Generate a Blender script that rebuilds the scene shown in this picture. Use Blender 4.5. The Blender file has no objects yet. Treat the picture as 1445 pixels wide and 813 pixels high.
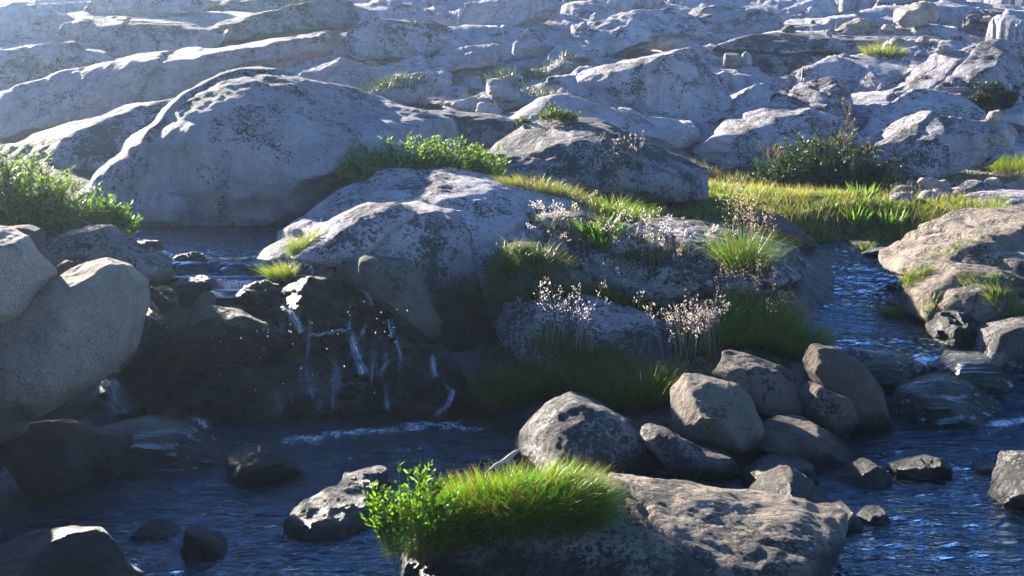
import bpy, math, random
import numpy as np
from mathutils import Vector

random.seed(7)
RNG = np.random.default_rng(7)
SC = bpy.context.scene
COL = SC.collection

# ------------------------------------------------------------------ camera
F = 1744.0                       # focal length in photo pixels (photo 1445 wide)
PITCH = math.radians(8.35)
CAMZ = 2.0
cd = bpy.data.cameras.new('camera')
cam = bpy.data.objects.new('camera', cd); COL.objects.link(cam)
cam.location = (0, 0, CAMZ); cam.rotation_euler = (math.radians(90) - PITCH, 0, 0)
cd.sensor_width = 36.0; cd.lens = 36.0 * F / 1445.0
cd.clip_start = 0.05; cd.clip_end = 2000
SC.camera = cam
CP, SP = math.cos(PITCH), math.sin(PITCH)

def ray(px, py):
    x = (px - 722.5) / F; y = -(py - 406.5) / F
    d = np.array([x, CP + SP * y, -SP + CP * y])
    return d / d[1]
def at(px, py, Y):
    return np.array([0, 0, CAMZ]) + ray(px, py) * Y

# ------------------------------------------------------------------ numpy noise
def _hash(ix, iy, iz, seed):
    h = (ix.astype(np.uint32) * np.uint32(374761393) + iy.astype(np.uint32) * np.uint32(668265263)
         + iz.astype(np.uint32) * np.uint32(2246822519) + np.uint32((seed * 3266489917) & 0xffffffff))
    h = (h ^ (h >> np.uint32(13))) * np.uint32(1274126177)
    h = (h ^ (h >> np.uint32(16))) * np.uint32(2654435761)
    return h ^ (h >> np.uint32(15))
def rnd(ix, iy, iz, seed):
    return _hash(ix, iy, iz, seed).astype(np.float64) / 4294967295.0
def pnoise(P, seed=0):
    """gradient noise, about -1..1"""
    Pi = np.floor(P).astype(np.int64); f = P - Pi
    u = f * f * f * (f * (f * 6 - 15) + 10)
    out = 0
    for dx in (0, 1):
        wx = u[:, 0] if dx else 1 - u[:, 0]
        for dy in (0, 1):
            wy = u[:, 1] if dy else 1 - u[:, 1]
            for dz in (0, 1):
                wz = u[:, 2] if dz else 1 - u[:, 2]
                h = _hash(Pi[:, 0] + dx, Pi[:, 1] + dy, Pi[:, 2] + dz, seed)
                gx = (h & np.uint32(1023)).astype(np.float64) / 511.5 - 1
                gy = ((h >> np.uint32(10)) & np.uint32(1023)).astype(np.float64) / 511.5 - 1
                gz = ((h >> np.uint32(20)) & np.uint32(1023)).astype(np.float64) / 511.5 - 1
                out = out + wx * wy * wz * (gx * (f[:, 0] - dx) + gy * (f[:, 1] - dy) + gz * (f[:, 2] - dz))
    return out * 1.5
def fbm(P, scale, octv=4, seed=0, rough=0.5):
    a, s, o = 1.0, 0, 0
    for i in range(octv):
        o = o + a * pnoise(P * scale * 2 ** i + 17.3 * i, seed + i); s += a; a *= rough
    return o / s
def ridged(P, scale, octv=3, seed=0):
    a, s, o = 1.0, 0, 0
    for i in range(octv):
        o = o + a * (1 - 2 * np.abs(pnoise(P * scale * 2 ** i + 9.7 * i, seed + i))); s += a; a *= .5
    return o / s
def sstep(a, b, x):
    t = np.clip((x - a) / (b - a), 0, 1); return t * t * (3 - 2 * t)

# ------------------------------------------------------------------ mesh helpers
def make_mesh(name, V, faces, mat, col=None, smooth=True, attrs=None):
    """faces: list of int arrays (n,3) or (n,4)"""
    V = np.asarray(V, dtype=np.float32)
    if isinstance(faces, np.ndarray): faces = [faces]
    faces = [np.asarray(f, dtype=np.int32) for f in faces if len(f)]
    me = bpy.data.meshes.new(name)
    me.vertices.add(len(V)); me.vertices.foreach_set('co', V.ravel())
    loops = np.concatenate([f.ravel() for f in faces])
    tot = np.concatenate([np.full(len(f), f.shape[1], dtype=np.int32) for f in faces])
    start = np.concatenate([[0], np.cumsum(tot)[:-1]]).astype(np.int32)
    me.loops.add(len(loops)); me.loops.foreach_set('vertex_index', loops)
    me.polygons.add(len(tot)); me.polygons.foreach_set('loop_start', start)
    try: me.polygons.foreach_set('loop_total', tot)
    except Exception: pass
    if smooth: me.polygons.foreach_set('use_smooth', np.ones(len(tot), dtype=bool))
    if col is not None:
        a = me.color_attributes.new('Col', 'FLOAT_COLOR', 'POINT')
        c = np.ones((len(V), 4), dtype=np.float32); c[:, :3] = col
        a.data.foreach_set('color', c.ravel())
    for k, v in (attrs or {}).items():
        a = me.attributes.new(k, 'FLOAT', 'POINT'); a.data.foreach_set('value', np.asarray(v, dtype=np.float32))
    me.update(calc_edges=True); me.validate()
    me.materials.append(mat)
    return me
def link(name, me, loc=(0, 0, 0), parent=None):
    o = bpy.data.objects.new(name, me); COL.objects.link(o); o.location = loc
    if parent is not None: o.parent = parent
    return o
def tag(o, label=None, cat=None, group=None, kind=None):
    if label: o['label'] = label
    if cat: o['category'] = cat
    if group: o['group'] = group
    if kind: o['kind'] = kind
    return o
def empty(name, loc):
    o = bpy.data.objects.new(name, None); COL.objects.link(o); o.location = tuple(loc); o.empty_display_size = .1
    return o

_ICO = {}
def ico(sub):
    if sub not in _ICO:
        import bmesh
        bm = bmesh.new(); bmesh.ops.create_icosphere(bm, subdivisions=sub, radius=1.0)
        bm.verts.ensure_lookup_table()
        V = np.array([v.co[:] for v in bm.verts]); Fc = np.array([[v.index for v in f.verts] for f in bm.faces])
        bm.free(); V /= np.linalg.norm(V, axis=1)[:, None]
        _ICO[sub] = (V, Fc)
    return _ICO[sub]
def vnormals(V, Fc):
    n = np.cross(V[Fc[:, 1]] - V[Fc[:, 0]], V[Fc[:, 2]] - V[Fc[:, 0]])
    N = np.zeros_like(V)
    for k in range(3):
        for c in range(3): N[:, c] += np.bincount(Fc[:, k], n[:, c], len(V))
    return N / (np.linalg.norm(N, axis=1)[:, None] + 1e-12)

# ------------------------------------------------------------------ node helpers
def new_mat(name):
    m = bpy.data.materials.new(name); m.use_nodes = True
    nt = m.node_tree; nt.nodes.clear()
    return m, nt
class N:
    def __init__(s, nt): s.nt = nt
    def n(s, t, **kw):
        x = s.nt.nodes.new(t)
        for k, v in kw.items():
            if k in ('operation', 'blend_type', 'data_type', 'feature', 'distance', 'noise_dimensions', 'attribute_name', 'interpolation_type', 'clamp', 'type', 'normalize'):
                setattr(x, k, v)
            else: s.set(x, k, v)
        return x
    def set(s, x, k, v):
        sock = x.inputs[int(k[1:])] if k[0] == 'i' and k[1:].isdigit() else x.inputs[k.replace('_', ' ')]
        if hasattr(v, 'is_output') or isinstance(v, bpy.types.NodeSocket): s.nt.links.new(v, sock)
        else: sock.default_value = v
    def math(s, op, a, b=None, c=None):
        x = s.nt.nodes.new('ShaderNodeMath'); x.operation = op
        for i, v in enumerate((a, b, c)):
            if v is None: continue
            if isinstance(v, bpy.types.NodeSocket): s.nt.links.new(v, x.inputs[i])
            else: x.inputs[i].default_value = v
        return x.outputs[0]
    def ramp(s, v, lo, hi, a=0.0, b=1.0):
        x = s.nt.nodes.new('ShaderNodeMapRange'); x.interpolation_type = 'SMOOTHSTEP'
        s.nt.links.new(v, x.inputs[0])
        for i, q in zip((1, 2, 3, 4), (lo, hi, a, b)):
            if isinstance(q, bpy.types.NodeSocket): s.nt.links.new(q, x.inputs[i])
            else: x.inputs[i].default_value = q
        return x.outputs[0]
    def mix(s, f, a, b, bt='MIX'):
        x = s.nt.nodes.new('ShaderNodeMix'); x.data_type = 'RGBA'; x.blend_type = bt
        for sock, v in ((x.inputs[0], f), (x.inputs[6], a), (x.inputs[7], b)):
            if isinstance(v, bpy.types.NodeSocket): s.nt.links.new(v, sock)
            elif isinstance(v, (int, float)): sock.default_value = v
            else: sock.default_value = (*v, 1) if len(v) == 3 else v
        return x.outputs[2]
    def noise(s, vec, scale, detail=4, rough=.55, dist=0.0):
        x = s.nt.nodes.new('ShaderNodeTexNoise'); s.nt.links.new(vec, x.inputs['Vector'])
        x.inputs['Scale'].default_value = scale; x.inputs['Detail'].default_value = detail
        x.inputs['Roughness'].default_value = rough; x.inputs['Distortion'].default_value = dist
        return x.outputs['Fac']
    def voro(s, vec, scale, feature='DISTANCE_TO_EDGE', out='Distance'):
        x = s.nt.nodes.new('ShaderNodeTexVoronoi'); x.feature = feature
        s.nt.links.new(vec, x.inputs['Vector']); x.inputs['Scale'].default_value = scale
        return x.outputs[out]

def rock_coords(g, world=False):
    geo = g.n('ShaderNodeNewGeometry'); oi = g.n('ShaderNodeObjectInfo')
    tc = g.n('ShaderNodeTexCoord')
    src = geo.outputs['Position'] if world else tc.outputs['Object']
    off = g.math('MULTIPLY', oi.outputs['Random'], 0.0 if world else 61.0)
    va = g.n('ShaderNodeVectorMath', operation='ADD', i0=src, i1=off)
    return va.outputs[0], geo, oi

def rock_shader(g, vec, geo, oi, base, base2, lichen, lichen_amt, speck, wet_line=None, rust=.25, green=0.0, crack=.5, rough=.85, bump=.6, top=.35, streak=.4):
    """returns (color socket, normal socket, roughness)"""
    n_big = g.noise(vec, 1.3, 5, .6)
    n_mid = g.noise(vec, 5.0, 8, .68)
    n_fine = g.noise(vec, 38.0, 6, .75)
    n_grain = g.noise(vec, 160.0, 2, .6)
    c = g.mix(g.ramp(n_big, .35, .68), base, base2)
    c = g.mix(g.ramp(n_mid, .36, .66, 0, .8), c, [x * .62 for x in base], 'MIX')
    rr = g.noise(vec, 2.3, 4, .6, .8)
    c = g.mix(g.ramp(rr, .58, .74, 0, rust), c, (.30, .19, .10))
    # rain streaks down the faces
    sm_ = g.n('ShaderNodeMapping', i0=vec); sm_.inputs['Scale'].default_value = (5.0, 5.0, .45)
    c = g.mix(g.ramp(g.noise(sm_.outputs[0], 1.0, 4, .6), .50, .72, 0, streak), c, (.12, .11, .105))
    # mineral grain
    gr = g.ramp(n_grain, .3, .72, 1 - speck, 1 + speck)
    cc = g.n('ShaderNodeVectorMath', operation='SCALE'); g.nt.links.new(c, cc.inputs[0]); g.nt.links.new(gr, cc.inputs[3])
    c = cc.outputs[0]
    # black lichen: broad patches broken into specks, thicker on upward faces
    sx = g.n('ShaderNodeSeparateXYZ', i0=geo.outputs['Normal'])
    up = g.ramp(sx.outputs[2], -.2, .9, -top, top)
    patch = g.noise(vec, 1.9, 5, .62, .6)
    field = g.math('ADD', g.math('MULTIPLY', n_fine, .78), g.math('MULTIPLY', g.noise(vec, 13.0, 5, .7), .36))
    thr = g.math('ADD', field, g.math('MULTIPLY', g.math('ADD', g.math('SUBTRACT', patch, .5), g.math('MULTIPLY', up, .16)), .62))
    thr = g.math('ADD', thr, g.math('MULTIPLY_ADD', g.math('FRACT', g.math('MULTIPLY', oi.outputs['Random'], 7.31)), .07, -.04))
    lichen = g.mix(g.ramp(g.noise(vec, 2.7, 4, .6), .45, .65), lichen, (.075, .07, .062))
    m = g.ramp(thr, .70 - lichen_amt * .2, .722 - lichen_amt * .2, 0, .9)
    c = g.mix(m, c, lichen)
    if green > 0:
        gm = g.ramp(g.noise(vec, 3.1, 6, .7, .4), .56 - .1 * green, .64, 0, min(1, green))
        c = g.mix(gm, c, (.13, .17, .06))
    # cracks
    wv = g.n('ShaderNodeTexNoise', Scale=1.1, Detail=4.0); g.nt.links.new(vec, wv.inputs['Vector'])
    wsub = g.n('ShaderNodeVectorMath', operation='MULTIPLY_ADD', i0=wv.outputs['Color'], i1=(1.6, 1.6, 1.6), i2=vec)
    cr = g.voro(wsub.outputs[0], .55)
    crm = g.math('MULTIPLY', g.ramp(cr, .0, .010, crack, 0), g.ramp(g.noise(vec, .9, 3), .44, .58))
    c = g.mix(crm, c, (.03, .028, .025))
    # per-object tint
    hv = g.n('ShaderNodeHueSaturation', Saturation=1.0); g.nt.links.new(c, hv.inputs['Color'])
    g.nt.links.new(g.ramp(oi.outputs['Random'], 0, 1, .84, 1.14), hv.inputs['Value'])
    c = hv.outputs[0]
    chip = g.voro(wsub.outputs[0], 3.2, 'F1'); chip2 = g.voro(wsub.outputs[0], 11.0, 'F1')
    h = g.math('ADD', g.math('MULTIPLY', n_mid, .75), g.math('MULTIPLY', n_fine, .26))
    h = g.math('ADD', h, g.math('ADD', g.math('MULTIPLY', chip, .55), g.math('MULTIPLY', chip2, .14)))
    h = g.math('ADD', h, g.math('MULTIPLY', n_grain, .03))
    h = g.math('SUBTRACT', h, g.math('MULTIPLY', crm, .25))
    b = g.n('ShaderNodeBump', Strength=min(1.0, bump * 1.5), Distance=.24, Height=h)
    return c, b.outputs[0], rough

def rock_mat(name, base, base2, lichen=(.022, .022, .024), amt=.5, speck=.25, wetness=None, spec=.22, **kw):
    m, nt = new_mat(name); g = N(nt)
    vec, geo, oi = rock_coords(g)
    c, nrm, rough = rock_shader(g, vec, geo, oi, base, base2, lichen, amt, speck, **kw)
    bs = g.n('ShaderNodeBsdfPrincipled', Base_Color=c, Roughness=rough, Normal=nrm)
    bs.inputs['Specular IOR Level'].default_value = spec
    if wetness is not None:
        # wet band: every point of the rock less than `wetness` metres above the water is damp, dark and glossy
        z = g.n('ShaderNodeSeparateXYZ', i0=geo.outputs['Position']).outputs[2]
        lev, band = wetness
        wob = g.math('MULTIPLY_ADD', g.noise(vec, 4.0, 4), .3, -.15)
        w = g.ramp(g.math('ADD', z, wob), lev, lev + band, 1, 0)
        g.nt.links.new(g.mix(w, c, (.018, .018, .016)), bs.inputs['Base Color'])
        g.nt.links.new(g.ramp(w, 0, 1, rough, .32), bs.inputs['Roughness'])
    o = g.n('ShaderNodeOutputMaterial', Surface=bs.outputs[0])
    return m

M = {}
M['pale'] = rock_mat('pale_granite', (.52, .48, .52), (.43, .40, .44), amt=.14, rust=.12, crack=.6)
M['speck'] = rock_mat('lichen_granite', (.52, .48, .52), (.42, .395, .43), amt=.52, rust=.10, crack=.5)
M['dark'] = rock_mat('dark_lichen_granite', (.38, .36, .38), (.29, .28, .30), amt=.70, rust=.08, crack=.4)
M['near'] = rock_mat('near_granite', (.36, .29, .225), (.24, .20, .165), amt=.30, rust=.18, crack=.35, green=.0, wetness=(.03, .14))
M['boulder'] = rock_mat('boulder_granite', (.60, .465, .365), (.47, .355, .28), amt=.12, speck=.45, rust=.35, crack=.0, bump=.6, top=.2)
M['tan'] = rock_mat('tan_stone', (.19, .145, .11), (.12, .095, .075), amt=.1, rust=.5, crack=.2, wetness=(.03, .16))
M['mottle'] = rock_mat('mottled_stone', (.30, .28, .26), (.18, .17, .16), amt=.6, rust=.2, crack=.2, wetness=(.03, .14))
M['moss'] = rock_mat('mossy_stone', (.17, .155, .13), (.09, .085, .07), amt=.35, rust=.35, crack=.25, green=.12, wetness=(0, .2))
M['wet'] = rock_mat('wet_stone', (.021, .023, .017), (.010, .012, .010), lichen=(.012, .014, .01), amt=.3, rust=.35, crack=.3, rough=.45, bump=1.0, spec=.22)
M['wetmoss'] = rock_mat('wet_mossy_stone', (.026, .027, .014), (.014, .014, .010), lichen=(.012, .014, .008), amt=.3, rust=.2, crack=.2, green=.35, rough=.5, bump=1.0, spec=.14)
M['grotto'] = rock_mat('grotto_stone', (.50, .47, .49), (.36, .34, .34), amt=.40, rust=.15, crack=.3, green=.22, wetness=(.55, .5))  # dark lower zone: damp rock, with shade below the crest put into the colour
M['brown'] = rock_mat('brown_granite', (.25, .205, .165), (.17, .14, .115), amt=.06, rust=.5, crack=.25, wetness=(.03, .14))

def film_mat():
    """rock with a thin skin of fast water: dark, glossy, streaked along the flow"""
    m, nt = new_mat('streaming_stone'); g = N(nt); vec, geo, oi = rock_coords(g)
    mp = g.n('ShaderNodeMapping', i0=geo.outputs['Position']); mp.inputs['Rotation'].default_value = (0, .5, .75); mp.inputs['Scale'].default_value = (1.6, 15, 15)
    n1 = g.noise(mp.outputs[0], 1.5, 5, .65, .6); n2 = g.noise(vec, 4, 5, .6)
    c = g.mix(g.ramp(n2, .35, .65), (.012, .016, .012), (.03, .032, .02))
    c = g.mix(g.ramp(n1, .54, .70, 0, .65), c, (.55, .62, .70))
    b = g.n('ShaderNodeBump', Strength=1.0, Distance=.14, Height=g.math('ADD', n1, n2))
    bs = g.n('ShaderNodeBsdfPrincipled', Base_Color=c, Roughness=.16, Normal=b.outputs[0]); bs.inputs['Specular IOR Level'].default_value = .5
    g.n('ShaderNodeOutputMaterial', Surface=bs.outputs[0]); return m
M['film'] = film_mat()
# ------------------------------------------------------------------ terrain
# control points: (photo px, photo py, metres away) of bits of ground one can see, plus world points for hidden ground and the unseen bank raised for its shade
CP_PX = [
 # left bank and fall
 (-150,600,6.0),(0,640,6.2),(-250,480,8),(0,560,7.6),(60,470,8.6),(0,400,9.2),(100,400,9.4),
 (-200,330,10.5),(0,330,10.3),(120,328,10.6),
 (180,605,7.75),(300,612,7.75),(420,618,7.75),(560,615,7.75),
 (160,560,8.05),(300,560,8.05),(440,560,8.05),(560,560,8.1),
 (230,480,8.45),(330,470,8.5),(430,470,8.5),(540,480,8.5),
 (290,428,8.9),(370,424,8.95),(450,405,9.0),
 (230,390,9.5),(320,395,9.5),(400,395,9.5),(250,375,10.6),(330,375,10.6),(200,335,11.6),(330,332,11.7),(420,325,11.8),
 # centre
 (620,560,8.1),(600,480,8.8),(600,400,9.8),(560,340,11),(640,300,12.5),
 (680,640,7.2),(740,560,7.9),(760,480,8.7),(780,410,9.5),(800,330,10.9),(840,290,12.5),(860,265,14),
 (880,640,6.9),(900,540,7.9),(920,470,8.8),(950,410,9.8),(960,350,10.8),(930,300,12.5),(940,270,14),
 (1030,655,6.7),(1040,560,7.6),(1060,470,8.8),(1080,400,9.9),(1060,350,10.9),(1050,305,12.8),(1040,270,14.5),
 # right stream
 (1180,625,7.5),(1150,560,8.1),(1160,505,8.6),(1230,505,8.9),(1250,455,10.0),(1170,455,10),(1190,405,11.0),(1240,400,11.1),(1180,360,12.1),(1230,358,12.2),
 (1180,346,12.8),(1250,346,12.8),(1180,300,13.3),(1260,305,13.3),(1180,282,15.5),(1280,284,15.5),(1180,262,17.5),
 (1340,615,7.6),(1445,600,7.7),(1330,530,8.5),(1420,525,8.6),(1340,460,9.3),(1440,470,9.2),(1300,420,10.4),(1420,400,10.6),(1350,350,12),(1440,310,12.6),
 (1400,285,14.5),(1600,500,9.2),(1600,400,11),(1600,280,14.5),(1700,250,17),
 (1380,255,17),(1300,258,17),
 # the slope behind
 (-200,220,16),(0,215,16),(200,215,16),(400,230,15),(-200,200,20),(0,200,20),(250,192,20),(-200,150,22),(0,150,22),(250,145,22),
 (0,100,24.2),(250,95,24.2),(-300,80,25.5),(0,55,27),(250,48,27),(0,20,31.5),(250,12,31.5),(80,12,36),(-300,10,36),(280,-10,38),(80,12,62),(-100,4,60),(300,-40,62),
 (560,235,14.5),(700,180,17),(500,200,17),(600,165,19),(800,168,19),(500,130,22),(700,135,22),(850,136,22),(550,92,25),(800,92,25),(550,50,29),(800,50,29),(600,8,35),(850,6,35),(600,-32,45),(850,-34,45),
 (1000,240,18),(1200,242,18),(1400,238,18.5),(1000,190,20.5),(1200,188,20.5),(1400,184,20.5),(1000,140,23.5),(1200,136,23.5),(1420,128,23.5),(1000,88,27.5),(1200,84,27.5),(1420,76,27.5),
 (1000,40,33),(1200,36,33),(1450,30,33),(1000,-4,41),(1250,-8,41),(1500,-10,41),(1000,-40,52),(1300,-42,52),(1700,60,30),(1700,160,22),(1700,-20,45),(850,-60,62),(1300,-60,62),
]
CP_W = [(-4,2,-.3),(0,2,-.35),(4,2,-.35),(-3.2,4.5,-.3),(-1,4,-.3),(1,4,-.3),(3,4,-.3),(5,4,-.3),(-2,5.5,-.28),(0,5.5,-.28),(2,5.5,-.25),(3.5,5.8,-.28),
        (-1.5,6.8,-.22),(0,6.8,-.18),(2.4,6.6,-.2),(3.2,7,-.25),(-3.55,5.9,1.35),(-3.8,6.5,1.65),(-2.75,6.3,-.1),(-2.9,6.75,.0),(-2.45,6.1,-.05),(-2.15,5.2,-.2),(-1.85,4.4,-.25),(-2.3,6.6,.0),(-3.9,4.6,1.2),(-3.7,5.6,1.4),(-3.8,6.6,1.6),(-4.3,7.8,1.55),(-5.2,6.6,2.1),(6,6,.0),(5,7,.05)]  # high points at far left: out-of-view bank raised to throw shade on the pool
pts = [at(*c) for c in CP_PX] + [np.array(c, float) for c in CP_W]
pts = np.array(pts)
def _q(x, Y):
    Yc = np.clip(Y, 2, 64)
    return np.stack([np.clip(x / Yc, -.62, .62) * 3.2, np.log(Yc) * 2.6], 1)
_Q = _q(pts[:, 0], pts[:, 1])
def _k(d2): return np.where(d2 > 1e-12, .5 * d2 * np.log(d2 + 1e-12), 0)
_n = len(_Q)
_A = np.zeros((_n + 3, _n + 3))
_d2 = ((_Q[:, None] - _Q[None]) ** 2).sum(2)
_A[:_n, :_n] = _k(_d2) + np.eye(_n) * .0015
_A[:_n, _n:] = np.c_[np.ones(_n), _Q]; _A[_n:, :_n] = _A[:_n, _n:].T
# the angle below the eye interpolates more evenly than the height itself
_W = np.linalg.solve(_A, np.r_[(pts[:, 2] - CAMZ) / pts[:, 1], 0, 0, 0])
def terrain_base(x, Y):
    x = np.atleast_1d(np.asarray(x, float)); Y = np.atleast_1d(np.asarray(Y, float))
    out = np.empty(len(x))
    for s in range(0, len(x), 20000):
        q = _q(x[s:s + 20000], Y[s:s + 20000])
        d2 = ((q[:, None, :] - _Q[None]) ** 2).sum(2)
        out[s:s + 20000] = _k(d2) @ _W[:_n] + _W[_n] + q @ _W[_n + 1:]
    z = CAMZ + out * np.clip(Y, 2, 64)
    return np.minimum(z, 9.5)
def cells(x, y, size, seed, jit=.9):
    """jittered cells: (random of nearest, offset to its seed, F2-F1)"""
    X, Yy = x / size, y / size
    ix, iy = np.floor(X).astype(np.int64), np.floor(Yy).astype(np.int64)
    f1 = np.full(len(x), 9.); f2 = np.full(len(x), 9.); rid = np.zeros(len(x)); r2 = np.zeros(len(x)); r3 = np.zeros(len(x)); ox = np.zeros(len(x)); oy = np.zeros(len(x))
    for dx in (-1, 0, 1):
        for dy in (-1, 0, 1):
            a, b = ix + dx, iy + dy; zz = np.zeros_like(a)
            sx = a + .5 + jit * (rnd(a, b, zz, seed) - .5); sy = b + .5 + jit * (rnd(a, b, zz, seed + 1) - .5)
            d = np.maximum(np.abs(X - sx), np.abs(Yy - sy)) * .5 + np.hypot(X - sx, Yy - sy) * .5
            near = d < f1
            f2 = np.where(near, f1, np.minimum(f2, d))
            rid = np.where(near, rnd(a, b, zz, seed + 2), rid); r2 = np.where(near, rnd(a, b, zz, seed + 3), r2); r3 = np.where(near, rnd(a, b, zz, seed + 4), r3)
            ox = np.where(near, X - sx, ox); oy = np.where(near, Yy - sy, oy)
            f1 = np.where(near, d, f1)
    return rid, r2, r3, ox, oy, f2 - f1
def pxq(x, Y): return 722.5 + F * x / Y
def meadow_mask(x, Y):
    p = pxq(x, Y)
    P3 = np.stack([x, Y, np.zeros_like(x)], 1)
    wob = fbm(P3, .9, 3, 5) * 1.0
    a = sstep(860, 930, p + wob * 40) * (1 - sstep(1385, 1440, p + wob * 30)) * sstep(12.55, 12.9, Y + wob * .15) * (1 - sstep(18.0, 18.8, Y + wob)) * (1 - sstep(1265, 1310, p) * sstep(14.6, 15.2, Y + wob * .3))
    b = sstep(820, 880, p) * (1 - sstep(1080, 1130, p)) * sstep(11.8, 12.4, Y + wob * .3) * (1 - sstep(17.5, 18.4, Y))
    return np.maximum(a, b)
def terrain_z(x, Y):
    x = np.atleast_1d(np.asarray(x, float)); Y = np.atleast_1d(np.asarray(Y, float))
    z = terrain_base(x, Y)
    P3 = np.stack([x, Y, np.zeros_like(x)], 1)
    md = meadow_mask(x, Y)
    slope = sstep(18.5, 21.5, Y) + (1 - sstep(250, 480, pxq(x, Y))) * sstep(15.5, 18, Y)
    slope = np.clip(slope, 0, 1) * (1 - md)
    # jointed granite: blocks of two sizes with rounded shoulders and joints between them
    wx = x + 1.1 * fbm(P3, .35, 3, 31); wy = Y + 1.1 * fbm(P3, .35, 3, 41)
    ca, sa = math.cos(.45), math.sin(.45)
    u, v = wx * ca + wy * sa, (-wx * sa + wy * ca) * 1.35
    lf = 1 - .6 * (1 - sstep(420, 560, pxq(x, Y)))
    slope = slope * lf
    r1, t1, t2, ox, oy, e1 = cells(u, v, 3.0, 11)
    z = z + slope * ((r1 - .5) * .7 + (t1 - .5) * ox * .6 + (t2 - .35) * oy * .8 + .14 * sstep(0, .12, e1) + .10 * sstep(0, .04, e1) - .2)
    r1, t1, t2, ox, oy, e2 = cells(u + 7.7, v, 1.05, 23)
    z = z + slope * ((r1 - .5) * .12 + (t1 - .5) * ox * .14 + (t2 - .4) * oy * .14 + .05 * sstep(0, .06, e2) - .04)
    z = z + slope * (.05 * fbm(P3, 1.2, 4, 51) + .015 * fbm(P3, 7, 2, 52))
    z = z + (1 - slope) * (.05 * fbm(P3, 1.6, 4, 61) + .018 * fbm(P3, 9, 3, 62)) + md * .05 * fbm(P3, 3.5, 3, 63)
    return z

Ys = np.concatenate([[-20, -10, -3, 0, 1.0], 1.5 * np.exp(np.arange(0, math.log(70 / 1.5), .0062)), [80, 100, 140, 200, 300]])
Ss = np.linspace(-1, 1, 620); Ss = Ss * (1 + 2.2 * np.abs(Ss) ** 6)
YY, SS = np.meshgrid(Ys, Ss, indexing='ij')
XX = SS * (np.maximum(YY, 1.5) * .50 + 1.6)
XX[YY > 75] *= 1.6
X1, Y1 = XX.ravel(), YY.ravel()
Z1 = terrain_z(X1, Y1)
nr, ncol = YY.shape
idx = np.arange(nr * ncol).reshape(nr, ncol)
q = np.stack([idx[:-1, :-1].ravel(), idx[:-1, 1:].ravel(), idx[1:, 1:].ravel(), idx[1:, :-1].ravel()], 1)
md = meadow_mask(X1, Y1)
p_ = pxq(X1, Y1)
wet = (1 - sstep(7.2, 12.9, Y1)) * .0
P3 = np.stack([X1, Y1, np.zeros_like(X1)], 1)
# zones that the stream keeps wet: both pools, the fall and the right-hand channel
lower = (1 - sstep(.05, .22, Z1 + .1 * fbm(P3, 3, 3, 71)))
fall = sstep(120, 190, p_) * (1 - sstep(600, 690, p_)) * sstep(7.2, 7.6, Y1) * (1 - sstep(10.8, 12, Y1))
chan = sstep(1120, 1150, p_) * (1 - sstep(1300, 1360, p_)) * sstep(7.2, 7.8, Y1) * (1 - sstep(12.7, 13.0, Y1))
wet = np.clip(np.maximum(np.maximum(lower * (Y1 < 14), fall), chan), 0, 1)
soil = np.clip(md + (1 - sstep(14.5, 16.5, Y1)) * (1 - wet), 0, 1)

def terrain_material():
    m, nt = new_mat('mountain_ground'); g = N(nt)
    vec, geo, oi = rock_coords(g, world=True)
    c, nrm, rough = rock_shader(g, vec, geo, oi, (.52, .48, .52), (.41, .385, .42), (.022, .022, .024), .36, .25, crack=.6)
    aw = g.n('ShaderNodeAttribute', attribute_name='wet').outputs['Fac']
    as_ = g.n('ShaderNodeAttribute', attribute_name='soil').outputs['Fac']
    sn = g.noise(vec, 6, 6, .7)
    sv = g.n('ShaderNodeSeparateXYZ', i0=g.voro(vec, 26.0, 'F1', 'Color')).outputs[0]
    sc = g.mix(g.ramp(sn, .35, .65), (.055, .045, .028), (.045, .052, .02))
    sc = g.mix(g.ramp(sv, .55, 1, 0, .6), sc, (.16, .14, .12))
    c = g.mix(as_, c, sc)
    pb = g.voro(vec, 9.0, 'F1', 'Color')
    pv = g.n('ShaderNodeSeparateXYZ', i0=pb).outputs[0]
    bed = g.mix(g.ramp(pv, 0, 1), (.018, .017, .013), (.06, .052, .036))
    c = g.mix(aw, c, bed)
    bs = g.n('ShaderNodeBsdfPrincipled', Base_Color=c, Normal=nrm)
    g.nt.links.new(g.ramp(aw, 0, 1, .9, .42), bs.inputs['Roughness'])
    bs.inputs['Specular IOR Level'].default_value = .25
    g.n('ShaderNodeOutputMaterial', Surface=bs.outputs[0])
    return m
M['ground'] = terrain_material()
me = make_mesh('ground', np.stack([X1, Y1, Z1], 1), q, M['ground'], attrs={'wet': wet, 'soil': soil})
tag(link('ground', me), kind='structure')

# ------------------------------------------------------------------ rocks
def hit_ground(px, py, lo=3.5, hi=62):
    Yv = np.exp(np.linspace(math.log(lo), math.log(hi), 700))
    r = ray(px, py)
    z = CAMZ + r[2] * Yv
    t = terrain_base(r[0] * Yv, Yv)
    k = np.nonzero(z <= t)[0]
    return float(Yv[k[0]]) if len(k) else 50.0
def poly_radius(poly, ang):
    out = np.zeros(len(ang)); d = np.stack([np.cos(ang), np.sin(ang)], 1)
    n = len(poly)
    for i in range(n):
        a, b = poly[i], poly[(i + 1) % n]; e = b - a
        den = d[:, 0] * e[1] - d[:, 1] * e[0]
        with np.errstate(divide='ignore', invalid='ignore'):
            t = (a[0] * e[1] - a[1] * e[0]) / den
            s = (a[0] * d[:, 1] - a[1] * d[:, 0]) / den
        ok = (np.abs(den) > 1e-9) & (t > 0) & (s >= -1e-6) & (s <= 1 + 1e-6)
        out = np.where(ok & (t > out), t, out)
    return out
ROCKS = []
_seed = [100]
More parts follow.
